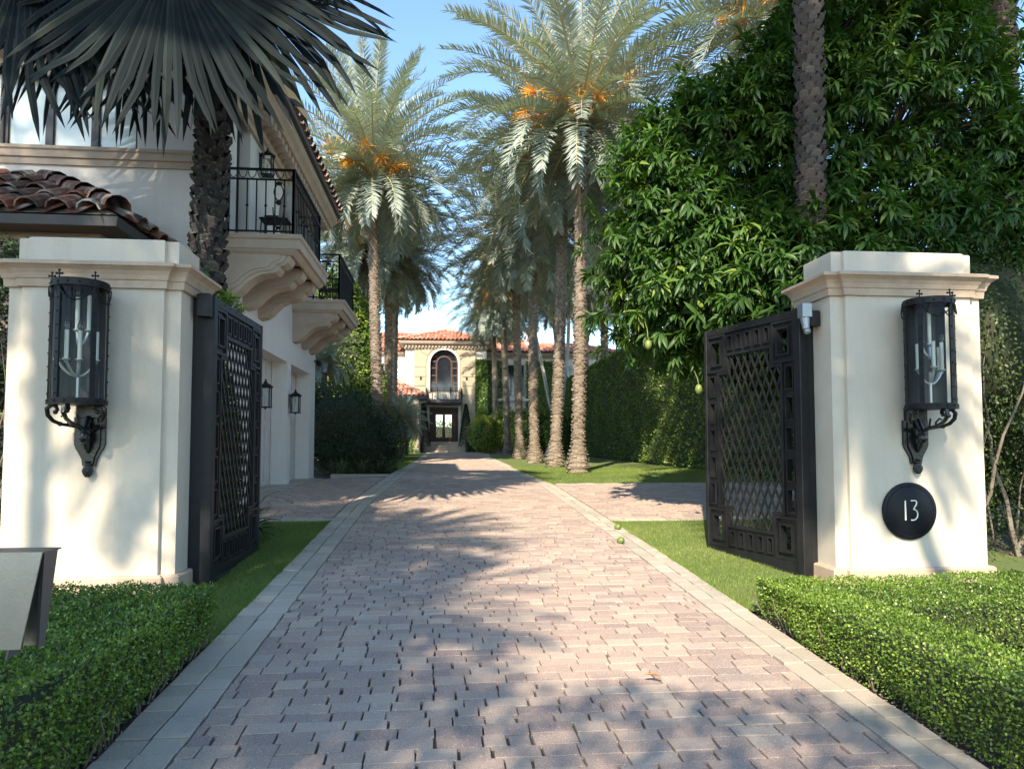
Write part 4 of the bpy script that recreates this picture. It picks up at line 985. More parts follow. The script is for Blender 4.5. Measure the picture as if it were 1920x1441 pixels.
n = 7000; P = np.stack([rng.uniform(-5.5, -1.5, n), 43.88 - rng.uniform(.0, .2, n), rng.uniform(1.1, 4.2, n)], 1)
o = leaves("porch_ivy", P, np.stack([rng.normal(0, .4, n), rng.normal(-.4, .3, n), -np.ones(n)], 1), rdir(n) + np.array([0, -1, 0]), rng.uniform(.08, .14, n), rng.uniform(.06, .1, n), rng.uniform(0, .8, n), FICUS)
tag(o, "green ivy covering the porch wall left of the entrance steps", "ivy")

# ------------------------------------------------------------------ foliage volumes
def shell(n, cx, cy, cz, rx, ry, rz, seed=0, lump=.2, inner=.35, zmin=-1):
    D = rdir(n * 2); D = D[D[:, 2] > zmin][:n]; n = len(D)
    nz = vnoise(D * 3, 1.3, seed)
    rr = 1 - lump + lump * 2 * nz; depth = 1 - inner * rng.random(n) ** 2.0
    P = D * (rr * depth)[:, None] * np.array([rx, ry, rz]) + np.array([cx, cy, cz])
    return P, D
def bush(name, parts, n, ln, wd, m, lab, cat, tshift=0, droop=.4, stem=None, group=None, core=True, tmpl=T_KITE, ttop=True, leafname="foliage"):
    root = empty(name, (parts[0][0], parts[0][1], gzf(parts[0][0], parts[0][1])), lab, cat, group)
    vol = [p[3] * p[4] * p[5] for p in parts]; PP = []; DD = []
    for i, p in enumerate(parts):
        k = int(n * (vol[i] ** .66) / sum(v ** .66 for v in vol)); P, D = shell(k, *p, seed=i + 11)
        keep = np.ones(len(P), bool)
        for j, q in enumerate(parts):
            if j != i:
                d = ((P - np.array(q[:3])) / np.array(q[3:6])); keep &= (d ** 2).sum(1) > .55
        PP.append(P[keep]); DD.append(D[keep])
    P = np.concatenate(PP); D = np.concatenate(DD); k = len(P)
    keep = P[:, 2] > gz(P[:, 0], P[:, 1]) + .03; P, D = P[keep], D[keep]; k = len(P)
    dd = D * .7 + rng.normal(0, .5, (k, 3)); dd[:, 2] -= droop
    nn = D + np.array([0, 0, .6]) + rng.normal(0, .45, (k, 3))
    t = np.clip(rng.normal(.42, .2, k) + .7 * (vnoise(P, 2.2, 9) - .5) + tshift, 0, 1)
    local(leaves(leafname, P, dd, nn, rng.uniform(.7, 1.3, k) * ln, rng.uniform(.7, 1.3, k) * wd, t, m, tmpl, root), root)
    if core:
        mb_ = MB()
        for p in parts:
            mb_.lathe([(max(.001, .72 * math.sin(math.pi * j / 8)), -.72 * math.cos(math.pi * j / 8)) for j in range(9)], 12, (0, 0, 0), lump=.06)
            for i in range(len(mb_.v) - 9 * 12, len(mb_.v)):
                v = mb_.v[i]; mb_.v[i] = (p[0] + v[0] * p[3], p[1] + v[1] * p[4], max(p[2] + v[2] * p[5], gzf(p[0], p[1]) - .05))
        local(mb_.build("shade_core", CORE, root, 'all'), root)  # solid dark core, its colour standing for shade behind the leaves
    if stem:
        for s in stem: mb_ = MB(); mb_.tube(s[0], s[1], 7); local(mb_.build("stem", BARKT, root, True), root)
    return root

def box_hedge(name, polys, ztop, dens, leaf, lab, m=BOX, zb=None, drange=None, twigs=0, tsh=0, rough=.012, bowl=.35, stemmy=False):
    """polys: list of (x0,x1,y0,y1) rectangles, union clipped hedge"""
    root = empty(name, (polys[0][0], polys[0][2], gzf(polys[0][0], max(polys[0][2], 0))), lab, "hedge", None)
    Ps = []; Ns = []
    inside = lambda x, y, e=0: np.any([(x > a + e) & (x < b - e) & (y > c + e) & (y < d - e) for a, b, c, d in polys], axis=0)
    for (a, b, c, d) in polys:
        n = int((b - a) * (d - c) * dens); x = rng.uniform(a, b, n); y = rng.uniform(c, d, n)
        Ps.append(np.stack([x, y, np.full(n, ztop)], 1)); Ns.append(np.tile([0, 0, 1.], (n, 1)))
        zg = gzf((a + b) / 2, (c + d) / 2) if zb is None else zb
        for (axx, val, lo, hi, nv) in ((0, a, c, d, (-1, 0, 0)), (0, b, c, d, (1, 0, 0)), (1, c, a, b, (0, -1, 0)), (1, d, a, b, (0, 1, 0))):
            n = int((hi - lo) * (ztop - zg + .05) * dens)
            q = rng.uniform(lo, hi, n); z = rng.uniform(0, 1, n)
            x = np.full(n, val) if axx == 0 else q; y = q if axx == 0 else np.full(n, val)
            g0 = gz(x, y); z = g0 + .02 + z * (ztop - g0 - .02)
            keep = ~inside(x + nv[0] * .02, y + nv[1] * .02)
            Ps.append(np.stack([x, y, z], 1)[keep]); Ns.append(np.tile(np.array(nv, float), (keep.sum(), 1)))
    P = np.concatenate(Ps); N_ = np.concatenate(Ns); k = len(P)
    lump = (vnoise(P, 9, 4) - .5) * .05 + (vnoise(P, 2.5, 6) - .5) * .05
    dep = -np.abs(rng.normal(0, rough * 1.6, k)) + rng.normal(0, rough * .5, k)
    low = np.clip(1 - (P[:, 2] - gz(P[:, 0], P[:, 1])) / .16, 0, 1) * (N_[:, 2] < .5)
    drop = (rng.random(k) < low * .55)
    P = P + N_ * (lump + dep - low * .05)[:, None]
    P, N_ = P[~drop], N_[~drop]; k = len(P)
    D = rng.normal(0, 1, (k, 3)) + N_ * .55 + np.array([0, 0, .3]); nn = N_ + rng.normal(0, .75, (k, 3)) + np.array([0, 0, .45])
    t = np.clip(rng.normal(.42, .22, k) + .5 * (vnoise(P, 4, 2) - .5) + tsh, 0, 1)
    t = np.where(rng.random(k) < .04, rng.uniform(.85, 1, k), t)
    local(leaves("foliage", P, D, nn, rng.uniform(.7, 1.35, k) * leaf, rng.uniform(.7, 1.3, k) * leaf * .68, t, m, T_KITE if leaf < .02 else T_KITE, root), root)
    mb_ = MB(); e = .055
    for i, (a, b, c, d) in enumerate(polys):
        zg = gzf((a + b) / 2, (c + d) / 2) - .1; mb_.box(a + e, b - e, c + e, d - e, zg + .16, ztop - e - i * .004)
    local(mb_.build("shade_core", CORE, root), root)  # dark filler boxes in place of the hedge's shaded inside
    if twigs:
        mb_ = MB()
        for i in range(twigs):
            a, b, c, d = random.choice(polys); x, y = random.uniform(a + .03, b - .03), random.uniform(c + .03, d - .03)
            if random.random() < .6:
                x = a + .05 if polys[0][0] > 0 else b - .05
            z = gzf(x, y); pts = [(x, y, z - .02)]
            for q in range(4): x += random.uniform(-.04, .04); y += random.uniform(-.04, .04); z += random.uniform(.04, .08); pts.append((x, y, z))
            mb_ = MB(); mb_.tube(pts, [.006, .005, .004, .003, .002], 5); local(mb_.build("stem", TWIG, root, True), root)
    return root
box_hedge("box_hedge", [(-4.6, -1.53, 2.2, 5.12)], .66, 7000, .0195, "low clipped box hedge before the left pillar, under the steel mailbox", twigs=90)
box_hedge("box_hedge", [(2.40, 2.86, 2.3, 5.36), (2.42, 6.8, 4.32, 5.35)], .59, 8200, .0175, "low clipped L-shaped box hedge in front of the right pillar numbered 13", twigs=90, tsh=.06)
# soil litter beside hedges: small dead leaves
n = 900; xx = np.where(rng.random(n) < .5, rng.uniform(-1.72, -1.56, n), rng.uniform(2.40, 2.5, n)); yy = rng.uniform(2.5, 5.4, n)
P = np.stack([xx, yy, gz(xx, yy) + .004], 1)
tag(leaves("leaf_litter", P, rdir(n) * np.array([1, 1, .1]), rng.normal(0, .3, (n, 3)) + np.array([0, 0, 1]), rng.uniform(.01, .04, n), rng.uniform(.006, .015, n), rng.random(n), DEADL), "fine dead leaf litter along the hedge feet", "litter", None, 'stuff')

# tall clipped hedge on the right
box_hedge("tall_hedge", [(7.15, 8.3, 14.4, 43)], 5.5, 430, .085, "tall clipped ficus hedge along the right side of the lawn", m=FICUS, rough=.06)
box_hedge("front_hedge", [(1.55, 5.2, 45.2, 45.8)], 1.72, 900, .05, "knee-high dark hedge right of the entrance steps", m=DARKLEAF, rough=.02)
box_hedge("front_hedge", [(-4.2, -1.35, 45.2, 45.8)], 1.72, 900, .05, "knee-high dark hedge left of the entrance steps", m=DARKLEAF, rough=.02)

# shrubs
bush("rounded_shrub", [(-2.75, 19.2, 2.0, 1.25, 1.6, 1.25), (-1.75, 19.8, 1.75, .75, 1.2, .95), (-3.9, 19.5, 2.3, 1.0, 1.3, 1.3), (-2.3, 19.0, 1.5, 1.1, 1.2, .75)], 42000, .055, .032, DARKLEAF, "large dark rounded shrub beyond the garage corner", "shrub", droop=.1,
     stem=[([(-2.6, 19.2, .85), (-2.5, 19.1, 1.3), (-2.9, 19.1, 1.8)], [.08, .05, .03]), ([(-2.1, 19.3, .85), (-1.9, 19.2, 1.3)], [.06, .03])])
bush("ficus_screen", [(-3.3, 25.5, 4.8, 1.0, 1.5, 2.6), (-3.9, 25, 6.3, 1.0, 1.2, 1.4), (-2.75, 25.5, 3.2, .75, 1.2, 2.0), (-4.8, 25, 4.5, 1.2, 1.3, 2.6)], 30000, .12, .075, FICUS, "bright sunlit ficus climbing high behind the left palm trunks", "tree", tshift=.2,
     stem=[([(-3.3, 25.5, 1), (-3.3, 25.5, 4)], [.12, .06])])
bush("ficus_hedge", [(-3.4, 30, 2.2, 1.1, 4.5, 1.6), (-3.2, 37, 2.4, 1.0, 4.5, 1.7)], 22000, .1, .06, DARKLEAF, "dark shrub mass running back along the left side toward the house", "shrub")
bush("sunlit_shrub", [(2.7, 44, 2.3, 1.1, .9, 1.15), (3.7, 44.2, 2.6, 1.0, .9, 1.3)], 9000, .13, .06, YLEAF, "bright yellow-green shrub right of the entrance steps", "shrub", tshift=.05)
bush("garden_shrub", [(5.6, 42, 2.4, 1.4, 1.4, 1.6), (6.9, 40, 2.2, 1.2, 1.3, 1.4)], 11000, .14, .07, FICUS, "green shrub behind the palm trunks before the right wing", "shrub", tshift=.12)
bush("garden_shrub", [(4.6, 45.5, 2.1, .8, .8, 1.1)], 4000, .12, .06, YLEAF, "small yellow-green shrub among the far palm trunks", "shrub")
def cone_tree(x, y, h, r, lab):
    n = 5000; t = rng.random(n) ** .8; a = rng.uniform(0, 2 * math.pi, n); g = gzf(x, y)
    rr = r * (1 - t) ** .8 * (1 - .25 * rng.random(n) ** 2) + .02; P = np.stack([x + rr * np.cos(a), y + rr * np.sin(a), g + .35 + t * (h - .35)], 1)
    D = np.stack([np.cos(a), np.sin(a), np.full(n, .8)], 1) + rng.normal(0, .4, (n, 3))
    root = empty("conifer", (x, y, g), lab, "conifer", "small conifers at the entrance")
    local(leaves("crown", P, D, rdir(n), np.full(n, .09), np.full(n, .035), np.clip(rng.normal(.5, .25, n), 0, 1), DARKLEAF, T_KITE, root), root)
    m = MB(); m.tube([(x, y, g), (x, y, g + h * .6)], [.05, .02], 7); local(m.build("trunk", BARKT, root), root)
cone_tree(1.5, 45.95 + .4, 3.1, .45, "narrow dark conifer right of the entrance steps")
cone_tree(-1.25, 46.3, 3.2, .48, "narrow dark conifer left of the entrance steps")
# shrub behind right pillar
def stems(cx, cy, n, hh, sx, sy, seed):
    r_ = random.Random(seed); out = []
    for i in range(n):
        x, y = cx + r_.uniform(-sx, sx), cy + r_.uniform(-sy, sy); z = gzf(x, y); pts = [(x, y, z)]; r0 = r_.uniform(.012, .035)
        dx, dy = r_.uniform(-.12, .12), r_.uniform(-.1, .1); k = 7
        for q in range(k): x += dx + r_.uniform(-.08, .08); y += dy + r_.uniform(-.08, .08); z += hh / k * r_.uniform(.7, 1.2); pts.append((x, y, z))
        out.append((pts, [r0 * (1 - q / (k + 1)) for q in range(k + 1)]))
    return out
bush("tall_shrub", [(6.6, 8.2, 3.0, 1.5, 1.0, 1.35), (5.6, 8.3, 3.3, 1.3, .9, .85), (7.4, 8.6, 2.6, 1.5, 1.0, 1.7), (4.9, 8.2, 3.1, .9, .6, .6)], 52000, .05, .026, mat("fine_shrub_leaf", (.05, .09, .02), .5, tint=[(0, (.022, .045, .012)), (.6, (.05, .085, .02)), (.9, (.10, .14, .03)), (1, (.2, .2, .06))], trans=.3),
     "tall loose dark shrub with bare lower twigs behind and right of the right pillar", "shrub", tshift=.05, stem=stems(6.1, 7.9, 26, 2.6, .9, .7, 3), core=True)
n = 7000; P = np.stack([rng.uniform(5.3, 7.6, n), rng.uniform(7.2, 8.6, n), rng.uniform(.35, 2.2, n)], 1)
o = leaves("sparse_shrub", P, rdir(n), rdir(n) + np.array([0, 0, 1]), rng.uniform(.03, .05, n), rng.uniform(.015, .025, n), np.clip(rng.normal(.45, .3, n), 0, 1), MATS["fine_shrub_leaf"], T_KITE)
tag(o, "sparse thin-leaved shrub low beside the right pillar's outer edge", "shrub")
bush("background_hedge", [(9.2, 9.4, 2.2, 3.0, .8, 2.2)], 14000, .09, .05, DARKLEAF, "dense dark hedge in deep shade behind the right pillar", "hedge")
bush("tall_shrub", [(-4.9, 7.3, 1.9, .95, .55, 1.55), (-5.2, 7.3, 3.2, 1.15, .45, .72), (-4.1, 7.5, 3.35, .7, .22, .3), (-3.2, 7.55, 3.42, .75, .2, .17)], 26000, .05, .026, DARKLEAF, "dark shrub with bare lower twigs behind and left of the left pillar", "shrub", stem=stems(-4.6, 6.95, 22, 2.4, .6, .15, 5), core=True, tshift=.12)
bush("vine_shrub", [(-2.6, 8.25, 1.45, .26, 1.05, 1.15)], 9000, .06, .035, FICUS, "leafy shrub between the left gate and the garage house wall", "shrub", tshift=-.15)
bush("potted_fern", [(-2.62, 8.25, 3.1, .34, .3, .28)], 2600, .07, .02, FICUS, "small fine-leaved plant beside the dark palm trunk above the left gate", "plant", core=False, tshift=-.1,
     stem=[([(-2.62, 8.25, .4), (-2.62, 8.25, 3.1)], [.03, .015])])

# leafy plant at gate edge
def strap_plant(name, x, y, n, ln, wd, m, lab, z=None, up=.7):
    root = empty(name, (x, y, gzf(x, y) if z is None else z), lab, "plant")
    V = []; F = []; T = []
    for i in range(n):
        a = random.uniform(0, 6.28); e = random.uniform(.1, 1) ** .7 * 1.35 * up; L_ = ln * random.uniform(.7, 1.1); w_ = wd * random.uniform(.7, 1.1); p = Vector((0, 0, .05)); tt = random.random()
        b = len(V); k = 7; sd = Vector((-math.sin(a), math.cos(a), 0))
        for q in range(k + 1):
            t = q / k; ang = e - t * t * 1.7; ww = w_ * math.sin(math.pi * (.08 + .92 * t) ** .8) * .5 + .002
            c = p.copy(); upv = Vector((-math.sin(ang) * math.cos(a), -math.sin(ang) * math.sin(a), math.cos(ang)))
            V += [c + sd * ww + upv * ww * .35, c, c - sd * ww + upv * ww * .35]; T += [tt] * 3
            p = p + Vector((math.cos(ang) * math.cos(a), math.cos(ang) * math.sin(a), math.sin(ang))) * (L_ / k)
        for q in range(k): F += [(b + q * 3, b + q * 3 + 1, b + q * 3 + 4, b + q * 3 + 3), (b + q * 3 + 1, b + q * 3 + 2, b + q * 3 + 5, b + q * 3 + 4)]
    fast_mesh("foliage", np.array([tuple(v) for v in V]), np.array(F), np.array(T), m, root, True)
    return root
strap_plant("leafy_plant", -2.45, 9.1, 46, .55, .085, mat("broad_leaf", (.03, .07, .02), .35, tint=[(0, (.02, .05, .015)), (1, (.07, .13, .04))], trans=.2), "broad-leaved green plant peeping out past the left gate's edge", up=.9)
for i, (x_, y_, lab) in enumerate([(-2.4, 17.6, "tuft of grey-green grass nearest the garage corner"), (-1.95, 17.9, "tuft of grey-green grass beside the planting bed edge"), (-2.7, 18.0, "tuft of grey-green grass behind the garage corner"), (-1.6, 18.6, "tuft of grey-green grass nearest the driveway")]):
    strap_plant("grass_tuft", x_, y_, 90, .5, .014, mat("grey_grass", (.12, .15, .09), .6, tint=[(0, (.07, .10, .05)), (1, (.22, .24, .15))], trans=.2), lab, up=1.1)['group'] = "ornamental grass tufts in the bed"
m = MB(); m.bbox(-2.6, -1.25, 17.05, 17.16, .8, .93, .01); tag(m.build("bed_kerb", BORD), "pale stone kerb along the planting bed past the garage", "kerb", None)

# ------------------------------------------------------------------ date palms
def frond(V, F, T, org, az, el, L_, rv, rf, rt, seedr, droop=1.0, lw=.042, ll=.52, npair=58, tbase=.5):
    K = 12; pts = []; p = np.array(org, float); ca, sa = math.cos(az), math.sin(az); tw = seedr.uniform(-.25, .25)
    for q in range(K + 1):
        t = q / K; pts.append(p.copy()); e = el - droop * (t ** 1.4) * (1.05 + .35 * math.cos(el)); p = p + np.array([math.cos(e) * ca, math.cos(e) * sa, math.sin(e)]) * L_ / K
    pts = np.array(pts)
    tan = norm(np.gradient(pts, axis=0)); side = np.array([-sa, ca, 0.]); side = side * math.cos(tw) + np.cross(tan[0], side) * math.sin(tw)
    # rachis quad strip (two crossed) as triangular tube
    b = len(rv)
    for q in range(K + 1):
        w_ = .045 * (1 - q / K) ** 1.3 + .006; up = np.cross(tan[q], side); up = up * (1 if up[2] > 0 else -1)
        rv += [pts[q] + side * w_, pts[q] - side * w_, pts[q] - up * w_ * .9]; rt += [.5] * 3
    for q in range(K):
        o = b + q * 3
        for i in range(3): j = (i + 1) % 3; rf.append((o + i, o + j, o + 3 + j, o + 3 + i))
    s = np.linspace(.13, .985, npair); s = s + seedr.normal(0, .004, npair)
    for sg in (-1, 1):
        idx = np.clip(s * K, 0, K - .001); i0 = idx.astype(int); fr = (idx - i0)[:, None]
        P = pts[i0] * (1 - fr) + pts[i0 + 1] * fr; Tn = norm(tan[i0] * (1 - fr) + tan[i0 + 1] * fr)
        up = norm(np.cross(Tn, side)); up = up * np.sign(up[:, 2:3] + 1e-6)
        vee = seedr.normal(.55, .22, npair)[:, None]; fw = (.55 + .75 * s ** 1.5 + seedr.normal(0, .1, npair))[:, None]
        D = norm(sg * side[None] + up * vee + Tn * fw)
        D[:, 2] -= .10 * seedr.random(npair)
        D = norm(D)
        ln = ll * np.sin(np.pi * np.clip(.12 + .80 * s, 0, 1)) ** .6 * seedr.uniform(.82, 1.12, npair)
        W_ = norm(np.cross(D, up)) * (lw / 2)
        mid = P + D * (ln * .45)[:, None]; tip = P + D * ln[:, None] + np.array([0, 0, -1]) * (ln * .10)[:, None]
        base = len(V) // 1; n = npair
        blk = np.stack([P - W_ * .5, P + W_ * .5, mid + W_, mid - W_, tip], 1)
        V.append(blk.reshape(-1, 3)); T.append(np.repeat(np.clip(tbase + seedr.normal(0, .16, n), 0, 1), 5))
def palm_crown_mesh(seed, nf=96, L_=3.9, dens=1.0, sparse=False):
    sr = np.random.default_rng(seed); V = []; T = []; rv = []; rf = []; rt = []
    for i in range(nf):
        t = (i + .5) / nf; az = i * 2.39996 + sr.normal(0, .12)
        el = R(84) - R(112) * t ** .92 + sr.normal(0, .07)
        LL = L_ * (.66 + .40 * math.sin(math.pi * min(1, .22 + t * .8))) * sr.uniform(.9, 1.08)
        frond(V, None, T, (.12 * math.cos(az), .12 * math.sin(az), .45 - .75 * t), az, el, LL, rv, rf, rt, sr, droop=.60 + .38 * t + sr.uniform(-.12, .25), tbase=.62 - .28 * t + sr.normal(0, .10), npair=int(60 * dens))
    V = np.concatenate(V); n = len(V) // 5; b = (np.arange(n) * 5)[:, None]
    F1 = np.array([(0, 1, 2, 3)]) + b; F2 = np.array([(3, 2, 4, 4)]) + b
    me_v = V; T = np.concatenate(T)
    me = bpy.data.meshes.new("crown")
    nq = n; loops = np.concatenate([F1, np.zeros((0, 4), int)]).ravel(); tri = (np.array([(3, 2, 4)]) + b).ravel()
    me.vertices.add(len(V)); me.vertices.foreach_set('co', V.astype(np.float32).ravel())
    me.loops.add(len(loops) + len(tri)); me.loops.foreach_set('vertex_index', np.concatenate([loops, tri]).astype(np.int32))
    me.polygons.add(nq * 2); me.polygons.foreach_set('loop_start', np.concatenate([np.arange(nq) * 4, nq * 4 + np.arange(nq) * 3]).astype(np.int32))
    me.materials.append(FROND); a = me.attributes.new('tint', 'FLOAT', 'POINT'); a.data.foreach_set('value', T.astype(np.float32)); me.update(calc_edges=True)
    rm = bpy.data.meshes.new("midribs"); rm.from_pydata([tuple(map(float, v)) for v in rv], [], rf); rm.materials.append(RACHIS); rm.update()
    return me, rm
def fruit_mesh(seed, nb=13):
    sr = np.random.default_rng(seed); m = MB(); P = []; D = []; Ln = []
    for i in range(nb):
        az = i * 2.4 + sr.normal(0, .3); el = sr.uniform(.2, 1.15); ca, sa = math.cos(az), math.sin(az); p = np.array([.15 * ca, .15 * sa, .15]); pts = [tuple(p)]
        L_ = sr.uniform(.95, 1.6)
        for q in range(7): e = el - (q / 6) ** 2 * 1.1; p = p + np.array([math.cos(e) * ca, math.cos(e) * sa, math.sin(e)]) * L_ / 7; pts.append(tuple(p))
        m.tv = .3; m.tube(pts, [.03, .028, .025, .022, .02, .018, .015, .012], 5)
        for k in range(60):
            t = sr.uniform(.68, 1); q = np.array(pts[-3]) * (1 - t) + np.array(pts[-1]) * t; P.append(q); d = np.array([ca * .5, sa * .5, -.35]) + sr.normal(0, .5, 3); D.append(d); Ln.append(sr.uniform(.3, .6))
    return m, np.array(P), np.array(D), np.array(Ln)
def palm_trunk(m, x0, y0, z0, x1, y1, z1, r, bend=0.0, fine=True, base=True, dark=False, sp=.085, nn=8, bootlen=1.1):
    H = z1 - z0; rings = int(H / sp); sr = random.Random(int(x0 * 100 + y0 * 10))
    def c(t): return (x0 + (x1 - x0) * t + bend * math.sin(math.pi * t), y0 + (y1 - y0) * t, z0 + H * t)
    def rad(t):
        h = t * H; rr = r * (1 + .10 * math.exp(-((h - 2.0) / 2.5) ** 2))
        if base: rr *= 1 + .80 * math.exp(-(h / .55) ** 4) * (1 + .15 * math.sin(h * 9)) + .10 * math.exp(-((h - .6) / .25) ** 2)
        if h > H - bootlen: rr *= 1 + .42 * math.sin(math.pi * min(1, (h - H + bootlen) / bootlen * .75))
        return rr
    n = 12; K = 40; m.mi = 0; m.tv = .12
    b = len(m.v); vs = []
    for k in range(K + 1):
        t = k / K; cc = c(t); rr = rad(t) * .94
        vs += [(cc[0] + rr * math.cos(2 * math.pi * i / n), cc[1] + rr * math.sin(2 * math.pi * i / n), cc[2] - (.12 if k == 0 else 0)) for i in range(n)]
    m.add(vs, [(k * n + i, k * n + (i + 1) % n, (k + 1) * n + (i + 1) % n, (k + 1) * n + i) for k in range(K) for i in range(n)])
    for k in range(rings):
        h = (k + .5) * sp; t = h / H; cc = c(t); rr = rad(t); boot = h > H - bootlen; m.mi = 1 if boot else 0
        low = base and h < .55
        for i in range(nn):
            a = 2 * math.pi * (i + .5 * (k % 2)) / nn + k * .035 + sr.uniform(-.05, .05)
            w_ = math.pi / nn * 1.0 * rr * sr.uniform(.85, 1.12); hh = sp * (1.0 if not boot else 2.2) * sr.uniform(.8, 1.2); out = (.042 if not boot else .08) * sr.uniform(.5, 1.5) * (r / .19)
            if low: out *= .9; hh *= .7
            ca, sa = math.cos(a), math.sin(a); m.tv = min(1, max(0, sr.gauss(.5, .17) + (.38 if low else 0)))
            zj = sr.uniform(-.036, .036)
            def Q(s, z, o): return (cc[0] + ca * (rr + o) - sa * s, cc[1] + sa * (rr + o) + ca * s, cc[2] + z + zj)
            m.add([Q(-w_, -hh * .55, -.02), Q(w_, -hh * .55, -.02), Q(w_ * .9, hh * .22, out * .8), Q(-w_ * .9, hh * .30, out * .8), Q(w_ * sr.uniform(-.3, .3), hh * .52, out * 1.05), Q(w_ * .8, hh * .5, -.03), Q(-w_ * .8, hh * .5, -.03)],
                  [(0, 1, 2, 3), (3, 2, 4), (4, 2, 5), (3, 4, 6), (6, 4, 5)])
    return c
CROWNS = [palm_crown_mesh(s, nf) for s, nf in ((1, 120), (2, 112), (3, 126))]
FRU = []
for s in (21, 22):
    fm, P, D, Ln = fruit_mesh(s); FRU.append((fm, P, D, Ln))
fruit_meshes = []
for fm, P, D, Ln in FRU:
    o1 = fm.build("fruit_stalks", FRUITST, None, 'all'); k = len(P)
    o2 = leaves("strands", P, D, rdir(k), Ln, np.full(k, .03), rng.random(k), FRUITST, T_KITE)
    # join manually
    v1 = [tuple(v.co) for v in o1.data.vertices]; f1 = [tuple(p.vertices) for p in o1.data.polygons]; v2 = [tuple(v.co) for v in o2.data.vertices]; f2 = [tuple(p.vertices) for p in o2.data.polygons]
    mm = MB(); mm.tv = .4; mm.add(v1, f1); mm.add(v2, f2)
    for i in range(len(v2)): mm.t[len(v1) + i] = (i * .37) % 1
    o3 = mm.build("fruit_stalks", FRUITST); fruit_meshes.append(o3.data)
    for o in (o1, o2, o3): bpy.data.objects.remove(o)
def date_palm(x0, y0, x1, y1, z1, r, lab, crown=0, rot=0, sc=1, bend=0, fruit=0, z0=None, group="tall date palms along the driveway", bark=BARK, fine=True):
    g = gzf(x0, y0) if z0 is None else z0; root = empty("date_palm", (x0, y0, g), lab, "palm tree", group)
    m = MB(); palm_trunk(m, x0, y0, g, x1, y1, z1, r, bend, fine); local(m.build("trunk", [bark, BOOT], root), root)
    for me, nm in zip(CROWNS[crown], ("crown", "midribs")):
        o = bpy.data.objects.new(nm, me); COL.objects.link(o); o.parent = root; o.location = (x1 - x0, y1 - y0, z1 - g + .1); o.rotation_euler[2] = rot; o.scale = (sc, sc, sc)
    if fruit is not None:
        o = bpy.data.objects.new("fruit_stalks", fruit_meshes[fruit]); COL.objects.link(o); o.parent = root; o.location = (x1 - x0, y1 - y0, z1 - g + .1); o.rotation_euler[2] = rot * 1.7; o.scale = (sc, sc, sc)
    return root
pr = [(3.48, 18.3, 3.60, 18.3, 10.05, .145, "tallest date palm on the right lawn, nearest its front edge, with orange fruit stalks", 0, .3, 1.0, .04, 0),
      (3.43, 21.8, 3.72, 21.8, 9.9, .145, "second date palm from the front on the right lawn, trunk leaning slightly right", 1, 1.2, 1.0, .05, 1),
      (3.35, 25.9, 3.30, 25.9, 9.4, .145, "third date palm from the front in the right-hand row", 2, 2.2, .98, -.04, 0),
      (3.37, 31.1, 3.16, 31.1, 9.5, .145, "fourth date palm from the front in the right-hand row", 0, 3.9, .95, 0, 1),
      (3.5, 38.3, 3.22, 38.3, 9.2, .145, "fifth date palm from the front in the right-hand row", 1, 4.6, .88, 0, 0),
      (3.31, 44.0, 3.10, 44.0, 9.6, .145, "last date palm of the right-hand row, closest to the house", 2, .5, .8, 0, 1),
      (-1.98, 23.0, -2.30, 23.0, 10.2, .148, "tallest date palm of the left-hand row with orange fruit under its crown", 2, .9, .98, -.03, 0),
      (-2.30, 30.0, -2.31, 30.0, 9.3, .148, "date palm directly behind the tallest one in the left row", 0, 2.0, .88, .04, 1),
      (-2.45, 36.0, -2.40, 36.0, 10.2, .148, "farthest date palm of the left row, thin trunk beside the tower", 1, 5.0, .85, 0, 0),
      (-2.96, 29.0, -3.14, 29.0, 9.7, .148, "date palm at the back left whose crown shows behind the garage eaves", 1, 3.0, .95, 0, 1),
      (9.3, 34.0, 9.4, 34.0, 9.6, .2, "date palm standing beyond the tall hedge behind the mango tree", 0, 1.0, .9, 0, None),
      (9.2, 40.0, 9.2, 40.0, 10.8, .2, "date palm beyond the tall hedge showing just right of the nearest trunk", 1, 2.0, .9, 0, 1),
      (9.3, 46.0, 9.3, 46.0, 11.2, .2, "farthest date palm beyond the tall hedge", 2, 3.0, .9, 0, 0),
      (4.40, 8.15, 4.50, 8.15, 11.0, .148, "date palm whose thick shade-darkened trunk rises through the mango tree", 2, .4, .95, 0, 1),
      (10.2, 12.0, 10.3, 12.0, 12.4, .25, "date palm with only its trunk top visible at the upper right corner", 0, 1.4, .95, 0, None),
      (9.2, 17.0, 9.0, 17.0, 12.3, .2, "date palm whose pale fronds spread above the mango tree", 1, .2, 1.15, 0, 0)]
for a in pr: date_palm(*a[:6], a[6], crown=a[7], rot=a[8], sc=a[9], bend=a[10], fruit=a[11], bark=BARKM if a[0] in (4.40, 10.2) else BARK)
# hanging dead spathe on the first palm
m = MB(); 
P = []; 
root = empty("dead_frond", (3.5, 18.05, 9.9), "pale dead frond hanging down the tallest right palm's trunk", "frond")
pts = [(0, 0, 0), (-.05, -.12, -.4), (-.04, -.14, -1.2), (0, -.12, -2.2), (.03, -.1, -3.1)]
m = MB(); m.tv = .5; m.tube(pts, [.02, .05, .045, .03, .006], 6); m.build("midrib", DEADL, root, 'all')
n = 260; t = rng.uniform(.15, 1, n); PP = np.stack([np.interp(t * 4, range(5), [p[i] for p in pts]) for i in range(3)], 1)
leaves("leaflets", PP, np.stack([rng.normal(0, .10, n), rng.normal(0, .1, n), -np.ones(n)], 1), rdir(n), rng.uniform(.25, .5, n), np.full(n, .018), rng.random(n), DEADL, T_KITE, root)
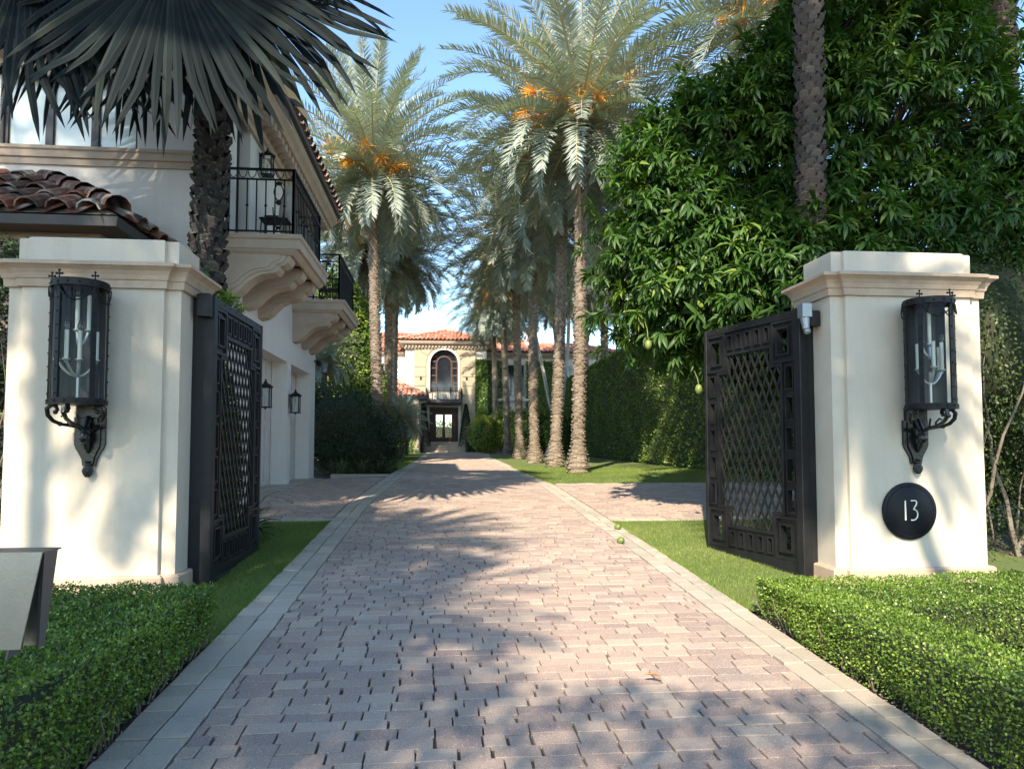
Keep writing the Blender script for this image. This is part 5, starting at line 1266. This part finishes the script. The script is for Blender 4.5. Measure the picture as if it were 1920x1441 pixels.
# coconut palms: pale thin leaning trunks
def slim_palm(pts, lab, crown=0, sc=.6):
    root = empty("slim_palm", pts[0], lab, "palm tree", "slim pale palms before the right wing"); m = MB()
    P_ = [Vector(p) for p in pts]; k = 16; Q = []
    for i in range(k + 1):
        t = i / k * (len(P_) - 1); j = min(int(t), len(P_) - 2); f_ = t - j; Q.append(P_[j].lerp(P_[j + 1], f_))
    m.tube(Q, [.13 - .05 * i / k + (.06 if i == 0 else 0) for i in range(k + 1)], 10); local(m.build("trunk", PALEB, root, True), root)
    for me, nm in zip(CROWNS[crown], ("crown", "midribs")):
        o = bpy.data.objects.new(nm, me); COL.objects.link(o); o.parent = root; o.location = P_[-1] - P_[0]; o.scale = (sc, sc, sc)
slim_palm([(7.0, 42, 1.1), (6.3, 42.3, 4.5), (5.6, 42.4, 8), (5.0, 42.5, 11.0)], "slim pale palm leaning left in front of the right wing window", 1)
slim_palm([(5.0, 34, 1.05), (5.8, 34.5, 3.5), (6.2, 35, 6.5), (6.3, 35, 9.5)], "slim pale palm with curved foot between the nearest palm trunks", 2)
slim_palm([(8.2, 45, 1.1), (8.0, 45, 4), (7.2, 45, 8.0), (6.9, 45, 10.5)], "slim pale palm near the right end of the mansion", 0)
# small palms at left mid-distance
def pygmy(x, y, h, sc, lab, crown=1):
    g = gzf(x, y); root = empty("small_palm", (x, y, g), lab, "palm", "small low palms left of the driveway")
    m = MB(); palm_trunk(m, x, y, g, x, y, g + h, .09, 0, True, False, bootlen=.3); local(m.build("trunk", [BARK, BOOT], root), root)
    for me, nm in zip(CROWNS[crown], ("crown", "midribs")):
        o = bpy.data.objects.new(nm, me); COL.objects.link(o); o.parent = root; o.location = (0, 0, h); o.scale = (sc, sc, sc)
pygmy(-1.7, 30.5, 1.6, .33, "small feathery palm in shade beside the driveway"); pygmy(-3.6, 22.0, 3.2, .33, "small feathery palm arching over the dark rounded shrub", 0); pygmy(-1.9, 38.5, 1.5, .3, "small feathery palm nearest the house porch", 2)

# ------------------------------------------------------------------ silver fan palm (near left)
FP = empty("fan_palm", (-2.66, 8.4, .4), "big silver fan palm with rough dark trunk behind the left pillar", "palm tree")
m = MB(); palm_trunk(m, -2.67, 8.4, .38, -2.62, 8.4, 6.7, .165, -.05, True, True, sp=.10, nn=6, bootlen=.02)
m.mi = 0
local(m.build("trunk", [BARKD, BARKD], FP), FP)
def fan_frond(hub, axis, nrm, Rr, spread, seed, petiole_from):
    sr = random.Random(seed); ax_ = Vector(axis).normalized(); nz = Vector(nrm); nz = (nz - ax_ * nz.dot(ax_)).normalized(); sd = ax_.cross(nz); hub = Vector(hub)
    ns = int(spread / R(2.3)); m = MB(); da = 2 * spread / ns
    def pt(a, r, lift, rel=None, curl=0):
        rr = r / Rr
        droop = Vector((0, 0, -1)) * (.10 * rr ** 3 * Rr) 
        bow = nz * (-.16 * (a / spread) ** 2 * r + lift)
        return hub + (ax_ * math.cos(a) + sd * math.sin(a)) * r + bow + droop + nz * curl
    for i in range(ns):
        a = -spread + (i + .5) * da; h = da / 2; L_ = Rr * (.84 + .16 * math.cos(a * .6)) * sr.uniform(.93, 1.04); rj = L_ * .56 * sr.uniform(.95, 1.08)
        pl_ = .5 * math.tan(h) ; m.tv = min(1, max(0, sr.gauss(.45, .22)))
        tw = sr.gauss(0, .05) ; cl = sr.gauss(0, .07)
        v = [pt(a - h, .06, 0), pt(a, .06, .004), pt(a + h, .06, 0),
             pt(a - h, rj * .5, -.004), pt(a, rj * .5, .014), pt(a + h, rj * .5, -.004),
             pt(a - h * .98, rj, -.006), pt(a, rj, .02), pt(a + h * .98, rj, -.006),
             pt(a - h * .74 + tw * .3, L_ * .75, -.004, curl=cl * .3), pt(a + tw * .3, L_ * .75, .018, curl=cl * .3), pt(a + h * .74 + tw * .3, L_ * .75, -.004, curl=cl * .3),
             pt(a - h * .42 + tw, L_ * .9, 0, curl=cl), pt(a + tw, L_ * .9, .01, curl=cl), pt(a + h * .42 + tw, L_ * .9, 0, curl=cl), pt(a + tw * 1.4, L_, 0, curl=cl * 1.5)]
        f = []
        for k in range(4):
            o = k * 3; f += [(o, o + 1, o + 4, o + 3), (o + 1, o + 2, o + 5, o + 4)]
        f += [(12, 13, 15), (13, 14, 15)]
        m.add(v, f)
    blade = m.build("frond", BISM, FP); local(blade, FP)
    m = MB(); a = Vector(petiole_from); mid = (a + hub) / 2 + Vector((0, 0, .12)); m.tube([a, mid, hub, hub + ax_ * .25], [.035, .028, .022, .008], 8); m.build("petiole", mat("pale_petiole", (.22, .23, .17), .5), blade, True)
C0 = (-2.62, 8.4, 6.75)
fan_frond((-2.75, 7.25, 6.52), (.04, -.12, -1), (.05, -1, .12), 1.85, R(110), 1, C0)
fan_frond((-4.2, 7.35, 6.5), (.02, -.15, -1), (.12, -1, .1), 1.8, R(88), 2, C0)
fan_frond((-2.3, 7.6, 6.6), (.62, -.05, -.75), (.12, -1, .1), 1.78, R(80), 3, C0)
fan_frond((-3.6, 7.55, 6.6), (.25, -.2, -1), (-.2, -1, .1), 1.7, R(95), 44, C0)
fan_frond((-3.7, 8.6, 6.7), (-.5, .2, -.8), (-.1, -1, .1), 1.4, R(80), 5, C0)
fr_ = random.Random(4)
for i in range(13):
    az = i * 2.4 + 1.9; el = R(fr_.uniform(15, 75)); d = Vector((math.cos(az) * math.cos(el), math.sin(az) * math.cos(el), math.sin(el))); hub = Vector(C0) + d * 1.25 + Vector((0, 0, .1))
    if hub.z < 7.3 and hub.y < 8.4: hub.z = 7.5
    ax2 = (d + Vector((0, 0, -.25))).normalized(); fan_frond(hub, ax2, ax2.cross(Vector((-math.sin(az), math.cos(az), 0))) * -1, 1.4, R(105), 20 + i, C0)

# ------------------------------------------------------------------ mango tree
MG = empty("mango_tree", (5.6, 10.0, .5), "broad mango tree with glossy drooping leaves and green fruit overhanging the lawn", "tree")
EL = [(5.4, 12.0, 5.65, 2.3, 1.4, 2.3), (7.8, 12.2, 6.5, 2.4, 2.2, 3.45), (4.75, 11.4, 4.15, 1.9, 1.2, 1.2), (7.6, 11.2, 4.2, 3.0, 1.6, 2.2), (6.5, 12.1, 7.2, 1.9, 1.4, 1.6), (10.6, 11.2, 4.4, 2.6, 1.8, 2.9), (3.75, 11.4, 5.2, .85, 1.0, 1.2), (5.75, 10.1, 3.7, 1.5, .7, 1.3)]
EL = [(a * .83, b * .83, 1.6 + (c - 1.6) * .83, d * .83, e * .83, f * .83) for a, b, c, d, e, f in EL]
cl_, cd_ = [], []
for i, e in enumerate(EL):
    n = int(235 * (e[3] * e[5]) ** .8); P, D = shell(n, *e, seed=40 + i, lump=.12, inner=.16)
    keep = np.ones(len(P), bool)
    for j, q in enumerate(EL):
        if j != i: keep &= ((((P - np.array(q[:3])) / np.array(q[3:6])) ** 2).sum(1) > .72)
    keep &= (D[:, 1] < .55)
    cl_.append(P[keep]); cd_.append(D[keep])
CP = np.concatenate(cl_); CD = np.concatenate(cd_)
RP = []; RD = []; RB = []
for c, d in zip(CP, CD):
    k = rng.integers(2, 5); bright = rng.random()
    for q in range(k):
        RP.append(c + rng.normal(0, .2, 3) * np.array([1, 1, .8])); RD.append(norm(d * 1.0 + rng.normal(0, .35, 3) + np.array([0, 0, .25]))); RB.append(bright)
# inner rosettes, leaf tint darkened to stand for shade inside the crown
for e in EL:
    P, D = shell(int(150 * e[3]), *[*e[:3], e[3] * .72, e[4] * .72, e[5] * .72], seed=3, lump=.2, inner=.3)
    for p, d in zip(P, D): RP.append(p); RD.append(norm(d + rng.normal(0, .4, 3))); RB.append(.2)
RP = np.array(RP); RD = np.array(RD); RB = np.array(RB)
nl = 15; n = len(RP)
ax0 = norm(np.cross(RD, rng.normal(size=(n, 3)))); ax1 = np.cross(RD, ax0)
LP = []; LD = []; LNn = []; LL = []; LT = []
for q in range(nl):
    a = q * 2.4 + rng.uniform(0, .6, n); e = rng.uniform(.05, .9, n) if q < 9 else rng.uniform(.9, 1.4, n)
    rad_ = ax0 * np.cos(a)[:, None] + ax1 * np.sin(a)[:, None]
    d = norm(rad_ * np.cos(e)[:, None] + RD * np.sin(e)[:, None] + np.array([0, 0, -.75])[None] * rng.uniform(.5, 1.15, n)[:, None])
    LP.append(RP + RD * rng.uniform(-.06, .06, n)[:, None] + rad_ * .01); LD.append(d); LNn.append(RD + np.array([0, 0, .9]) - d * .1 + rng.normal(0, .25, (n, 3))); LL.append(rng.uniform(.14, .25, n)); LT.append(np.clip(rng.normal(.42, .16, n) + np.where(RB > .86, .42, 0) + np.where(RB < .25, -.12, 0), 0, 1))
LP, LD, LNn, LL, LT = map(np.concatenate, (LP, LD, LNn, LL, LT))
T_MANGO = (np.array([(0, 0, 0), (.3, .42, .05), (.33, 0, .0), (.3, -.42, .05), (.68, .38, -.02), (.68, 0, -.08), (.68, -.38, -.02), (1, 0, -.26)]),
           np.array([(0, 2, 1, 1), (0, 3, 2, 2)]))
def leaf8(name, P, D, Nn, Ln, Wd, tint, m, parent):
    T = T_MANGO[0]; D = norm(D); Sd = norm(np.cross(Nn, D)); Nn = np.cross(D, Sd); n = len(P); k = 8
    V = P[:, None] + D[:, None] * (T[None, :, 0:1] * Ln[:, None, None]) + Sd[:, None] * (T[None, :, 1:2] * Wd[:, None, None]) + Nn[:, None] * (T[None, :, 2:3] * Ln[:, None, None])
    F3 = np.array([(0, 2, 1), (0, 3, 2), (1, 2, 5), (1, 5, 4), (3, 6, 5), (3, 5, 2), (4, 5, 7), (5, 6, 7)])
    FF = (F3[None] + (np.arange(n) * k)[:, None, None]).reshape(-1, 3)
    return fast_mesh(name, V.reshape(-1, 3), FF, np.repeat(tint, k), m, parent, True)
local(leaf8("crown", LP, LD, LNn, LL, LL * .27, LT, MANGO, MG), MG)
m = MB(); tr = random.Random(9)
m.tube([(5.6, 10.0, .4), (5.55, 10.0, 1.3), (5.5, 9.9, 2.4)], [.26, .2, .19], 10)
for i, e in enumerate(EL):
    c_ = Vector(e[:3]); s_ = Vector((5.5, 9.9, 2.3)); mid = (s_ + c_) / 2 + Vector((tr.uniform(-.2, .2), 0, .2)); m.tube([s_, mid, c_], [.13, .09, .05], 7)
for c in CP[::3]:
    e = min(EL, key=lambda q: (q[0] - c[0]) ** 2 + (q[2] - c[2]) ** 2); a = Vector(e[:3]); b = Vector(c); m.tube([a, (a + b) / 2 + Vector((0, 0, .12)), b], [.03, .02, .008], 5)
local(m.build("trunk", BARKT, MG, True), MG)
# hanging fruit
for (x, y, z, hg) in [(3.1, 10.35, 2.95, .5), (3.75, 10.0, 2.25, .35), (4.6, 9.75, 2.5, .45), (4.35, 9.8, 3.35, .4), (4.9, 9.8, 3.9, .4), (3.9, 10.1, 4.2, .3), (4.55, 9.7, 2.95, .3), (3.6, 10.2, 4.9, .4), (5.2, 9.6, 3.2, .4)]:
    x, y, z, hg = x * .83, y * .83 + .15, 1.75 + (z - 1.6) * .83, hg * .55
    m = MB(); m.tube([(x, y + .15, z + hg + .05), (x, y + .04, z + hg * .7), (x, y, z + .06)], .006, 5); m.lathe([(.002, -.062), (.028, -.052), (.042, -.025), (.046, .0), (.04, .03), (.024, .052), (.002, .062)], 10, (x, y, z), lump=.05); local(m.build("fruit", MANGOF, MG, 'all'), MG)
for (x, y, lab) in [(2.30, 9.3, "fallen yellow-green mango on the right driveway border, farther one"), (2.10, 8.35, "fallen yellow-green mango on the pavers, nearer one")]:
    m = MB(); m.lathe([(.002, -.045), (.03, -.036), (.042, 0), (.03, .036), (.002, .045)], 12); m.tube([(0, 0, .04), (0, 0, .056)], .004, 5)
    o = m.build("fallen_mango", MANGOF, None, 'all'); o.location = (x, y, gzf(x, y) + .05); o.rotation_euler = (1.3, 0, .6); tag(o, lab, "fruit", "mangoes fallen on the driveway")
o = strap_plant("dry_leaf", 1.17, 4.12, 2, .12, .03, DRYLEAF, "single dry brown leaf lying on the driveway pavers at right", z=gzf(1.17, 4.12) + .012, up=.12); o['category'] = "leaf"
# tiny weeds in joints
wd = [(-.2, 3.2), (1.28, 3.75), (.2, 3.35), (.9, 3.9), (-.5, 5.2), (-1.2, 6.0)]
P = np.concatenate([np.stack([np.full(10, x) + rng.normal(0, .006, 10), np.full(10, y) + rng.normal(0, .02, 10), gz(np.full(10, x), np.full(10, y)) + .002], 1) for x, y in wd]); n = len(P)
tag(leaves("joint_weeds", P, rng.normal(0, .5, (n, 3)) + np.array([0, 0, 1]), rdir(n), np.full(n, .022), np.full(n, .006), rng.random(n), BLADE, T_KITE), "tiny green weeds in the paver joints", "weeds", None, 'stuff')

# ------------------------------------------------------------------ trees standing behind the camera (street side); they shade the gate
def shade_at(x, y, z, yb=-5.5):      # where on the line yb a tree must stand in the sun's way to shade (x,y,z)
    t = (yb - y) / SUN_DIR.y; return (x + SUN_DIR.x * t, yb, z + SUN_DIR.z * t)
def street_palm(tgt, lab, crown=0, rot=0, sc=1, yb=-5.5, lean=0):
    x, y, h = shade_at(*tgt, yb)
    date_palm(x + lean, y, x, y, h - .3, .09, lab, crown=crown, rot=rot, sc=sc, fruit=None, z0=-.35, group="palms on the street side of the gate")
street_palm((-1.2, 5.2, .3), "lowest street-side palm left of the viewpoint", 0, .3, .5)
street_palm((-1.0, 8.6, .4), "tallest street-side palm left of the viewpoint", 2, 2.3, .5, -6)
street_palm((4.0, 6.5, 2.5), "street-side palm farthest right of the viewpoint", 1, 1.3, .42, lean=4.5)
street_palm((-3.4, 6.5, 3.7), "street-side palm farthest left of the viewpoint", 1, 2.3, .36)
def street_tree(parts, n, lab, trunk, ln=.16):
    x, y = trunk; st = [([(x, y, -.35), (x + .1, y, 3), (parts[0][0], parts[0][1], parts[0][2] - parts[0][5] * .5)], [.3, .24, .12])] + [([(x + .1, y, 3.2), ((x + p[0]) / 2, y, (3.2 + p[2]) / 2 + .4), tuple(p[:3])], [.12, .1, .05]) for p in parts]
    return bush("shade_tree", parts, n, ln, ln * .5, FICUS, lab, "tree", core=False, stem=st, group="shade trees on the street side of the gate", droop=.3)
def lobes(L, yb=-5.5): return [(*shade_at(*p[0], yb), p[1], p[2], p[3]) for p in L]
def auto_tree(L, n, lab, ln=.16, yb=-5.5, dx=-.3):
    Q = lobes(L, yb); street_tree(Q, n, lab, (Q[0][0] + dx, yb - .5), ln)
auto_tree([((-4.9, 9.6, 5.0), 2.0, 1.5, 2.6), ((-2.9, 8, 6.9), 1.5, 1.4, 1.5)], 18000, "tall street tree shading the garage house front")
auto_tree([((6.6, 9.6, 5.6), 2.6, 1.8, 3.9), ((9.6, 9.6, 6.0), 2.6, 1.8, 3.9), ((4.3, 8.2, 7.2), 1.5, 1.4, 2.4)], 34000, "tall street tree shading the mango tree", dx=3.2)
auto_tree([((-.7, 6.6, .35), .9, .7, 2.3), ((-1.6, 6.2, .35), .8, .6, 1.7)], 5000, "small street tree among the palms left of the viewpoint", .12, -5.8)
auto_tree([((-1.0, 4.7, .3), .75, .6, 1.1), ((-.3, 4.2, .3), .6, .6, .7)], 2600, "low bushy street tree left of the viewpoint", .12, -5.2)
auto_tree([((.4, 2.6, .15), 3.0, .8, .95)], 7000, "low street tree behind the viewpoint", .12, -5.6)

# garden behind the mansion, seen through the glass door
bush("rear_shrub", [(0, 66, 2.2, 3, 1, 1.6)], 4000, .2, .12, YLEAF, "sunny shrubs beyond the mansion seen through the glass door", "shrub")
